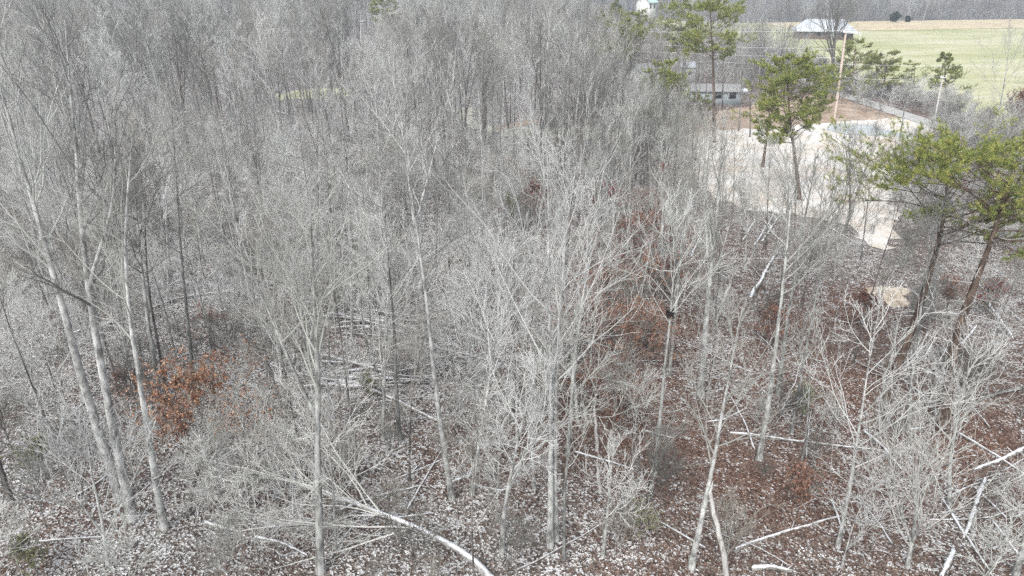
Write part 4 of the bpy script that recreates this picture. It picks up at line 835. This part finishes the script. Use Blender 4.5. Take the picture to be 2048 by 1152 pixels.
LOGS = [
 ('long dark-sided mossy log with snowy top at centre left', [(135, 672), (260, 640), (360, 600), (455, 585)], .17),
 ('short thin log at the left edge behind the leaning pair', [(45, 718), (145, 712)], .09),
 ('small log end left of the leaning pair, lower left', [(62, 830), (135, 798)], .08),
 ('straight snowy log sloping down right at the centre left', [(725, 775), (800, 808), (880, 850)], .15),
 ('thin white pole leaning up right at bottom centre left', [(815, 1020), (882, 895)], .08),
 ('dark snow-topped log left of the slender forked tree', [(665, 1030), (760, 993), (850, 970)], .12),
 ('short thick snow-topped log end beside the slender forked tree', [(903, 968), (946, 950)], .15),
 ('snowy log running right from the tallest middle tree', [(1150, 905), (1210, 922), (1275, 942)], .10),
 ('short log left of the lichen-spotted leaning tree', [(1290, 862), (1350, 878)], .07),
 ('very long thin white log crossing before the three grey trunks', [(1460, 867), (1560, 882), (1680, 897), (1778, 906)], .10),
 ('log with white top meeting the right end of the very long thin log', [(1728, 865), (1765, 893), (1805, 940)], .12),
 ('small log left of the log on the brown bank, right side', [(1812, 861), (1852, 856)], .10),
 ('curved snow-topped log on the open brown slope at bottom right', [(1470, 1100), (1530, 1073), (1600, 1055), (1680, 1033)], .10),
 ('short log crossing the slender pale tree at the bottom right', [(1663, 1000), (1688, 1070)], .09),
 ('long straight log running to the right edge under the brown bank', [(1912, 865), (1985, 908), (2060, 958)], .10),
 ('thickest clean white log reaching in from the right edge', [(2070, 890), (2000, 922), (1945, 942)], .17),
 ('broad white log pointing at the viewer right of the bushy young tree', [(1968, 962), (1945, 1020), (1922, 1075)], .16),
 ('long log slanting down right through the bushy young tree', [(1885, 1000), (1930, 1070), (1985, 1150)], .10),
 ('thin log parallel to and right of the slanting long log', [(1985, 1045), (2040, 1115)], .10),
 ('thick short log cut off by the bottom edge at right', [(1905, 1105), (1880, 1160)], .18),
 ('dark thin log between broad white log and right edge', [(1948, 975), (2015, 1038)], .09),
 ('tall white leaning log before the clearing, largest of the pale poles', [(1500, 600), (1535, 545), (1572, 485)], .20),
 ('pale straight pole lying towards the clearing, left of two', [(1508, 492), (1546, 418)], .14),
 ('pale straight pole lying towards the clearing, right of two', [(1523, 485), (1557, 428)], .15),
 ('short pale pole left of the two lying towards the clearing', [(1486, 482), (1512, 440)], .12),
 ('pale pole right of the thick pale trunk', [(1383, 515), (1407, 455)], .13),
 ('short pale log right of the three grey trunks', [(1635, 472), (1648, 512)], .14),
 ('log by the clearing edge left of the big pine crown', [(1660, 458), (1722, 492)], .14),
 ('thick white log at right edge behind the curved pine trunk', [(1962, 590), (2000, 640), (2030, 680)], .20),
 ('thin white log crossing the thick one behind the curved pine', [(1940, 560), (2050, 650)], .08),
 ('short white log below the curved pine trunk', [(1923, 692), (1952, 650)], .13),
 ('snow-heaped log at the bottom edge right of the lichen-spotted tree', [(1503, 1140), (1545, 1137), (1592, 1147)], .16),
 ('thin log behind the red-leaved shrub, upper of three', [(1150, 382), (1262, 381)], .10),
 ('sloping snowy log right of the red-leaved shrub', [(1235, 437), (1305, 420)], .14),
 ('level snowy log under the straight grey tree behind centre', [(1245, 472), (1355, 474)], .12),
 ('slanting log right of the level snowy log', [(1300, 508), (1385, 468)], .09),
 ('thin snowy log at bottom left under the many-stemmed young tree', [(62, 1086), (215, 1073)], .08),
 ('log at the bottom left of centre below the bent small tree', [(410, 1045), (445, 1056), (483, 1066)], .10),
 ('dark log with snow at bottom, left of the rough trunk', [(508, 1075), (560, 1088), (615, 1113)], .10),
 ('log in the distance left of the grassy glade', [(545, 222), (590, 236), (612, 242)], .22),
 ('small log at far left behind the leaning pair', [(0, 440), (60, 428)], .12),
 ('pale curved log left of the forked pale trunk, upper left', [(50, 395), (62, 450), (110, 490)], .10),
 ('small log beneath the brown-leaved sapling thicket', [(1150, 690), (1260, 668)], .06),
 ('log with root end under the tall slender mottled tree', [(900, 838), (935, 790)], .09),
]
for i, (lab, pts_, r_) in enumerate(LOGS): log(500 + i, lab, pts_, r_ * .78, stubs=3 if r_ > .09 else 1)
rs = R(61)
for nm, (uc, vc, wu, wv), n_ in (('upper', (740, 652, 95, 26), 15), ('lower', (745, 757, 100, 26), 16)):
    for i in range(n_):
        u = uc + rs.uniform(-.6, .6) * wu; v = vc + rs.uniform(-1, 1) * wv; L_ = rs.uniform(40, 95); sl = rs.normal(0.04, .12)
        log(600 + i + (50 if nm == 'lower' else 0), 'snow-topped pole in the %s of two slash piles left of centre' % nm, [(u - L_, v - L_ * sl), (u + L_, v + L_ * sl)], rs.uniform(.06, .12), lift=rs.uniform(0, .35), stubs=1, name='slash_pole', cat='pole', group='poles in the %s slash pile' % nm)
for i in range(26):
    y = 20 + 34 * rs.uniform(); x = rs.uniform(-1, 1) * .7 * (y * CP + 8) * (1 if i % 3 else .35) + (0 if i % 3 else .35 * y * (1 if i % 2 else -1))
    if not allowed(np.array([x]), np.array([y]))[0]: continue
    a_ = rs.uniform(0, 3.14); L_ = rs.uniform(2.5, 6); e_ = (x + L_ * math.cos(a_), y + L_ * math.sin(a_)); q1 = px(x, y, zz(x, y)); q2 = px(*e_, zz(*e_))
    log(660 + i, 'slender snow-topped log ' + zone(x, y), [q1, ((q1[0] + q2[0]) / 2 + rs.normal(0, 8), (q1[1] + q2[1]) / 2 + rs.normal(0, 8)), q2], rs.uniform(.035, .065), stubs=2)
# random thin fallen sticks
for i in range(70):
    y = 19 + 40 * rs.uniform() ** 1.3; x = rs.uniform(-1, 1) * .72 * (y * CP + 8)
    if not allowed(np.array([x]), np.array([y]))[0]: continue
    a_ = rs.uniform(0, 3.14); L_ = rs.uniform(1.0, 3.2); g_ = Geo(); n = 7
    P = grow(rs, np.zeros((1, 3)), np.array([[math.cos(a_), math.sin(a_), 0.0]]), np.array([L_ * 2]), n, .08, 0)
    P[0, :, 2] = tz(P[0, :, 0] + x, P[0, :, 1] + y) - zz(x, y) + .05; r_ = rs.uniform(.02, .055)
    g_.tubes(P, np.full((1, n), r_) * np.linspace(1, .5, n), 6, cap=True)
    o = link('fallen_branch', g_.mesh('fallen_branch', M['bark_log']), loc=(x, y, zz(x, y)))
    tag(o, 'thin snowy stick ' + zone(x, y), 'branch', 'sticks lying on the forest floor')
# standing broken snags
def snag(seed, label, base, top, r):
    b = gp(*base); t = at(*top, b[1]) - b; rs = R(seed); n = 9; P = np.linspace(0, 1, n)[:, None] * t + rs.normal(0, .03, (n, 3)); P[0] = (0, 0, -.3)
    g = Geo(); g.tubes(P[None], (r * np.linspace(1.1, .7, n))[None], 8, cap=True); o = link('snag', g.mesh('snag', M['dead_limb']), loc=b)
    gg = Geo(); gg.tubes(np.array([[P[-1], P[-1] + (0.03, 0, .25), P[-1] + (.05, 0, .5)]]), np.array([[r * .5, r * .3, .01]]), 5); link('splinter', gg.mesh('splinter', M['dead_limb']), o)
    tag(o, label, 'snag', 'broken snags')
snag(701, 'white broken snag right of the tallest middle tree', (1157, 845), (1146, 738), .09)
snag(702, 'white broken snag right of centre above the log by the tallest tree', (1194, 900), (1190, 818), .08)
snag(703, 'white broken snag below the log running right from the tallest tree', (1200, 985), (1193, 925), .08)
snag(704, 'leaning pale snag left of the tall white leaning log', (1432, 645), (1458, 572), .11)
snag(705, 'white leaning snag beside the foot of the lichen-spotted tree', (1455, 1150), (1422, 985), .10)
snag(706, 'thin white snag on the right under the curved pine', (1880, 765), (1890, 720), .07)

# the big fallen treetop at the bottom, trunk lying towards the lower right
b = gp(985, 1148); pts_ = [(985, 1148), (900, 1085), (800, 1040), (700, 1005), (610, 965), (500, 950), (420, 955)]
hts = [0.3, 1.1, 1.6, 1.9, 2.2, 2.2, 1.9]
PP = []
for (u, v), z_ in zip(pts_, hts):
    d = ray(u, v); t = (z_ - H) / d[2]; PP.append(np.array([0, 0, H]) + d * t - b)
geos = make_tree(801, 14, 0.135, path=np.array(PP), cs=0.25, spread=0.3, n1=26, n2=6, n3=5, n4=2, a1=30, up1=0.05, wob=.01)
o = place_new('fallen_tree', geos, (M['bark_snowy'], M['twig_pale'], None), b); tag(o, 'big pale fallen tree with fanned branches lying across the bottom left of centre', 'fallen tree')
b = gp(2060, 780); PP = [gp(2060, 780) - b + (0, 0, .3)] + [at(u, v, b[1] - k) - b for u, v, k in ((1980, 790, 1), (1930, 815, 2), (1850, 855, 3), (1790, 860, 4))]
geos = make_tree(802, 7, 0.10, path=np.array(PP), cs=0.3, spread=0.25, n1=14, n2=5, n3=4, n4=2, a1=35, wob=.01)
o = place_new('leaning_tree', geos, (M['bark_grey'], M['twig_pale'], None), b); tag(o, 'thin toppled tree leaning in from the right edge below the pines', 'leaning tree')

# nest
b = at(1340, 628, gp(1308, 950)[1]); g = Geo(); rs = R(81)
for i in range(90):
    a_ = rs.uniform(0, 6.28); q = .15 * rs.uniform(.3, 1); c = np.array([math.cos(a_) * q, math.sin(a_) * q, rs.uniform(-.1, .12)])
    dd = unit(rs.normal(0, 1, 3)) * .11; g.tubes(np.array([[c - dd, c, c + dd]]), np.array([[.012, .014, .008]]), 3)
tag(link('squirrel_nest', g.mesh('squirrel_nest', plain('nest', (.035, .03, .026))), loc=b), 'dark ball of twigs and leaves lodged in a slim tree', 'nest')

# ------------------------------------------------------------------ buildings
M['white_metal'] = plain('white_metal_roof', (.52, .55, .57), .4, .06, .6); M['green_metal'] = plain('green_metal_roof', (.42, .56, .52), .45, .1, .8)
M['white_wall'] = plain('white_siding', (.70, .70, .68), .7, .08, 1.0); M['grey_wall'] = plain('grey_blue_siding', (.29, .33, .34), .7, .12, 1.0)
M['grey_roof'] = plain('grey_shingle', (.26, .26, .255), .85, .15, 2.0); M['brown_wall'] = plain('brown_wall', (.17, .13, .11), .8, .15, 1.0)
M['glass'] = plain('dark_window', (.03, .035, .04), .15, .1, 1.0, .5); M['wood'] = plain('weathered_wood', (.26, .23, .21), .85, .2, 2.0)
def house(name, label, cat, c, rz, w, d, hw, hr, wall, roof, wins, hip=0.0, eave=.5, extra=None):
    o = bpy.data.objects.new(name, None); col.objects.link(o); o.location = c; o.rotation_euler = (0, 0, rz); tag(o, label, cat)
    g = Geo(); g.box((0, 0, hw / 2 - .4), (w, d, hw + .8))
    if hip < .01: g.add([(-w / 2, -d / 2, hw), (-w / 2, d / 2, hw), (-w / 2, 0, hw + hr * .93), (w / 2, -d / 2, hw), (w / 2, d / 2, hw), (w / 2, 0, hw + hr * .93)], None, [(0, 2, 1), (3, 4, 5)])
    link('wall', g.mesh('wall', M[wall], False), o)
    W2, D2 = w / 2 + eave, d / 2 + eave; rx = w / 2 + eave - hip; zt = hw + hr; ze = hw - .12; g = Geo()
    for t in (0, -.16):
        v = [(-W2, -D2, ze + t), (W2, -D2, ze + t), (W2, D2, ze + t), (-W2, D2, ze + t), (-rx, 0, zt + t), (rx, 0, zt + t)]
        g.add(v, [(0, 1, 5, 4), (2, 3, 4, 5)] if t == 0 else [(4, 5, 1, 0), (5, 4, 3, 2)], ([(1, 2, 5), (3, 0, 4)] if t == 0 else [(5, 2, 1), (4, 0, 3)]) if hip > .01 else None)
    v = [(-W2, -D2, ze), (W2, -D2, ze), (W2, -D2, ze - .16), (-W2, -D2, ze - .16)]; g.add(v, [(3, 2, 1, 0)])
    rf = link('roof', g.mesh('roof', M[roof], False), o)
    for k in range(int(2 * W2 / 1.2)):                       # standing seams
        x = -W2 + .6 + k * 1.2
        if abs(x) < rx: gs = Geo(); gs.tubes(np.array([[(x, -D2, ze + .02), (x, 0, zt + .02)]]), np.array([[.03, .03]]), 4); link('roof_seam', gs.mesh('roof_seam', M[roof]), rf)
    for (x, z, ww, hh) in wins:
        fr_ = Geo(); fr_.box((x, -d / 2 - .03, z), (ww + .24, .08, hh + .24)); f_ = link('window', fr_.mesh('window', M['grey_roof'], False), o)
        gl = Geo(); gl.box((x, -d / 2 - .08, z), (ww, .04, hh)); link('pane', gl.mesh('pane', M['glass'], False), f_)
    return o
b = at(1645, 72, 212); c = (b[0], 212, zz(b[0], 212))
hs = house('farmhouse', 'long house with pale metal roof beside the pasture crest', 'house', c, rad(-16), 15, 8, 2.2, 2.9, 'brown_wall', 'white_metal', [(-5, 1.3, 1.1, 1.0), (-1.5, 1.3, 1.1, 1.0), (5, 1.3, 1.1, 1.0)], hip=3.5, eave=.9)
g = Geo(); g.box((2, -4.04, 1.0), (1.0, .08, 2.0)); link('door', g.mesh('door', M['white_wall'], False), hs)
g = Geo(); g.add([(5.2, -6.1, 1.75), (9.2, -6.1, 1.75), (9.2, -4.9, 2.0), (5.2, -4.9, 2.0)], [(0, 1, 2, 3)]); link('porch_roof', g.mesh('porch_roof', M['white_metal'], False), hs)
for x in (5.4, 9.0): g = Geo(); g.box((x, -5.9, .6), (.14, .14, 2.3)); link('porch_post', g.mesh('porch_post', M['white_wall'], False), hs)
b = at(1291, 33, 268); house('green_roofed_house', 'small far house with pale green gabled roof above the pines', 'house', (b[0], 268, zz(b[0], 268) + 2.5), rad(52), 5.5, 5.0, 4.6, 2.9, 'white_wall', 'green_metal', [(-1.5, 3.2, .9, 1.3), (1.4, 3.2, .9, 1.3)], eave=.6)
b = gp(1418, 205); tr_ = house('mobile_home', 'grey-blue mobile home with porch behind the tallest pine', 'mobile home', tuple(b), rad(-4), 9.5, 4.2, 2.4, .8, 'grey_wall', 'grey_roof', [(1.0, 1.6, 1.0, .9), (3.4, 1.6, 1.0, .9)], eave=.35)
g = Geo(); g.box((-2.6, -2.14, 1.1), (1.0, .08, 2.0)); dr = link('door', g.mesh('door', M['brown_wall'], False), tr_)
g = Geo(); g.box((-2.9, -3.1, .25), (3.0, 1.9, .16)); link('porch_deck', g.mesh('porch_deck', M['wood'], False), tr_)
for x in (-4.3, -3.4, -2.4, -1.5): g = Geo(); g.box((x, -4.0, .75), (.1, .1, 1.6)); link('porch_post', g.mesh('porch_post', M['wood'], False), tr_)
g = Geo(); g.box((-2.9, -4.0, 1.15), (2.9, .08, .1)); link('porch_rail', g.mesh('porch_rail', M['wood'], False), tr_)
b = gp(1295, 178); house('cottage', 'grey-shingled cottage with white gable left of the mobile home', 'cottage', tuple(b), rad(35), 7, 5.5, 2.4, 2.4, 'white_wall', 'grey_roof', [(-1.6, 1.4, .9, 1.0), (1.6, 1.4, .9, 1.0)])
b = gp(1374, 158); house('white_shed', 'small white shed behind the mobile home', 'shed', tuple(b), rad(-10), 3.0, 3.0, 2.6, .8, 'white_wall', 'white_metal', [(.4, 1.4, .6, .6)], eave=.2)
# gas tank by the mobile home
b = gp(1484, 190); g = Geo(); s = np.linspace(-1, 1, 11); g.tubes(np.array([[(1.1 * t, 0, .75) for t in s]]), np.array([.42 * np.sqrt(np.clip(1 - np.abs(s) ** 6, .0, 1)) + .002]), 12)
tk = tag(link('gas_tank', g.mesh('gas_tank', M['white_metal']), loc=b), 'white rounded gas tank right of the mobile home', 'tank')
g = Geo(); g.tubes(np.array([[(0, 0, 1.1), (0, 0, 1.32)]]), np.array([[.16, .14]]), 8, cap=True); link('dome_lid', g.mesh('dome_lid', M['grey_roof']), tk)
for x in (-.6, .6): g = Geo(); g.box((x, 0, .18), (.15, .6, .4)); link('leg', g.mesh('leg', M['grey_roof'], False), tk)
# white rail fence far behind
fa, fb = at(1000, 54, 240), at(1230, 53, 240); o = bpy.data.objects.new('rail_fence', None); col.objects.link(o); o.location = (fa[0], 240, zz(fa[0], 240)); tag(o, 'distant white rail fence behind the wood at the top', 'fence')
Lf = fb[0] - fa[0]
for k in range(int(Lf / 3) + 1):
    g = Geo(); x = k * 3.0; g.box((x, 0, zz(fa[0] + x, 240) - o.location.z + .6), (.16, .16, 1.5)); link('post', g.mesh('post', M['white_wall'], False), o)
for z_ in (.55, 1.1): g = Geo(); g.box((Lf / 2, -.11, z_), (Lf, .05, .2)); link('rail', g.mesh('rail', M['white_wall'], False), o)

# ------------------------------------------------------------------ utility poles and lines
M['pole_pink'] = bark('pole_wood', (.46, .36, .31), (.62, .53, .47), stretch=.05, rnd=.02); M['pole_grey'] = bark('pole_grey', (.42, .40, .38), (.62, .60, .57), stretch=.05, rnd=.02)
M['wire'] = plain('wire', (.62, .62, .62), .4, .05); M['insul'] = plain('insulator', (.75, .75, .74), .3, .05); M['metal'] = plain('galvanised', (.55, .56, .57), .4, .1)
def pole(label, base, top, r, mat, arm=None, y=None):
    b = gp(*base) if y is None else at(base[0], base[1], y)
    if y is not None: b[2] = zz(b[0], y)
    t = at(*top, b[1]) - b; g = Geo(); P = np.linspace(0, 1, 8)[:, None] * t; P[0, 2] -= .4; g.tubes(P[None], np.linspace(r, r * .68, 8)[None], 10, cap=True)
    o = bpy.data.objects.new('utility_pole', None); col.objects.link(o); o.location = b; tag(o, label, 'utility pole', 'utility poles along the power line'); link('shaft', g.mesh('shaft', M[mat]), o)
    for f_, w_ in (arm or []):
        p = t * f_; g = Geo(); g.box((p[0], p[1] - r * 1.1, p[2]), (w_, .1, .12)); ca = link('crossarm', g.mesh('crossarm', M['metal'], False), o)
        for s_ in (-.45, .45):
            g = Geo(); q = p + np.array([s_ * w_, -r * 1.1, .06]); g.tubes(np.array([[q, q + (0, 0, .12), q + (0, 0, .26)]]), np.array([[.05, .08, .04]]), 8); link('insulator', g.mesh('insulator', M['insul']), ca)
    return b, t
b1, t1 = pole('tall pinkish utility pole on the bank above the clearing', (1669, 236), (1692, 62), .21, 'pole_pink', [(.985, 1.0), (.485, 1.5)])
b3, t3 = pole('shorter grey utility pole right of the clearing, before the cone-shaped pine', (1867, 250), (1886, 152), .15, 'pole_grey', [(.97, .8)])
b2, t2 = pole('distant pale utility pole in the wood at upper left', (724, 120), (722, 41), .22, 'pole_grey', [(.96, 1.2)], y=195)
def wire(label, p, q, sag, r=.016):
    n = 26; s = np.linspace(0, 1, n)[:, None]; P = (1 - s) * p + s * q; P[:, 2] -= (4 * s * (1 - s))[:, 0] * sag
    g = Geo(); g.tubes((P - P[0])[None], np.full((1, n), r), 4); tag(link('power_line', g.mesh('power_line', M['wire']), loc=P[0]), label, 'cable', 'power lines')
A = b1 + t1; Bp = b2 + t2
wire('topmost thin cable running left from the tall pinkish pole', A + (0, -.2, .1), Bp + (0, -.3, .1), 1.2, .02)
wire('second thin cable running left from the tall pinkish pole', b1 + t1 * .80, Bp + (0, -.3, -1.6), 1.0, .02)
wire('third thin cable running left from the tall pinkish pole', b1 + t1 * .70, Bp + (0, -.3, -2.6), 1.0, .02)
wire('lowest thin cable running left from the tall pinkish pole', b1 + t1 * .60, Bp + (0, -.3, -3.6), 1.0, .02)
e = np.array([95.0, 84.0, 12.5])
wire('thin cable from the tall pinkish pole towards the right edge, upper', b1 + t1 * .63, e, .8, .018)
wire('thin cable from the tall pinkish pole crossarm to the shorter pole', b1 + t1 * .49, b3 + t3, .5, .016)
# things that would share a label are told apart by their order from the left
NUM = ['', '', 'two', 'three', 'four', 'five', 'six', 'seven', 'eight', 'nine', 'ten', 'eleven', 'twelve', 'thirteen', 'fourteen', 'fifteen', 'sixteen']
ORD = ['leftmost', 'second', 'third', 'fourth', 'fifth', 'sixth', 'seventh', 'eighth', 'ninth', 'tenth', 'eleventh', 'twelfth', 'thirteenth', 'fourteenth', 'fifteenth', 'sixteenth']
by = {}
for o in col.objects:
    if o.parent is None and 'label' in o: by.setdefault(o['label'], []).append(o)
for lab, os_ in by.items():
    if 1 < len(os_) <= 16:
        os_.sort(key=lambda o: o.location.x / (o.location.y + 9))
        for i, o in enumerate(os_): o['label'] = lab + (', leftmost of ' if i == 0 else ', rightmost of ' if i == len(os_) - 1 else ', ' + ORD[i] + ' of ') + NUM[len(os_)]
# ------------------------------------------------------------------ air
g = Geo(); g.box((0, 3000, 45), (11000, 8000, 170)); hz = link('haze', g.mesh('haze', None, False))
hm = bpy.data.materials.new('haze'); hm.use_nodes = True; hn = hm.node_tree.nodes; hn.remove(hn['Principled BSDF'])
pv = hn.new('ShaderNodeVolumePrincipled'); pv.inputs['Density'].default_value = 0.0009; pv.inputs['Color'].default_value = (.80, .87, 1, 1); pv.inputs['Anisotropy'].default_value = .2
hm.node_tree.links.new(pv.outputs[0], hn['Material Output'].inputs['Volume']); hz.data.materials.append(hm); tag(hz, 'thin pale haze in the air', kind='stuff')
print('TRIS', sum(sum(len(p.vertices) - 2 for p in me.polygons) for me in bpy.data.meshes))
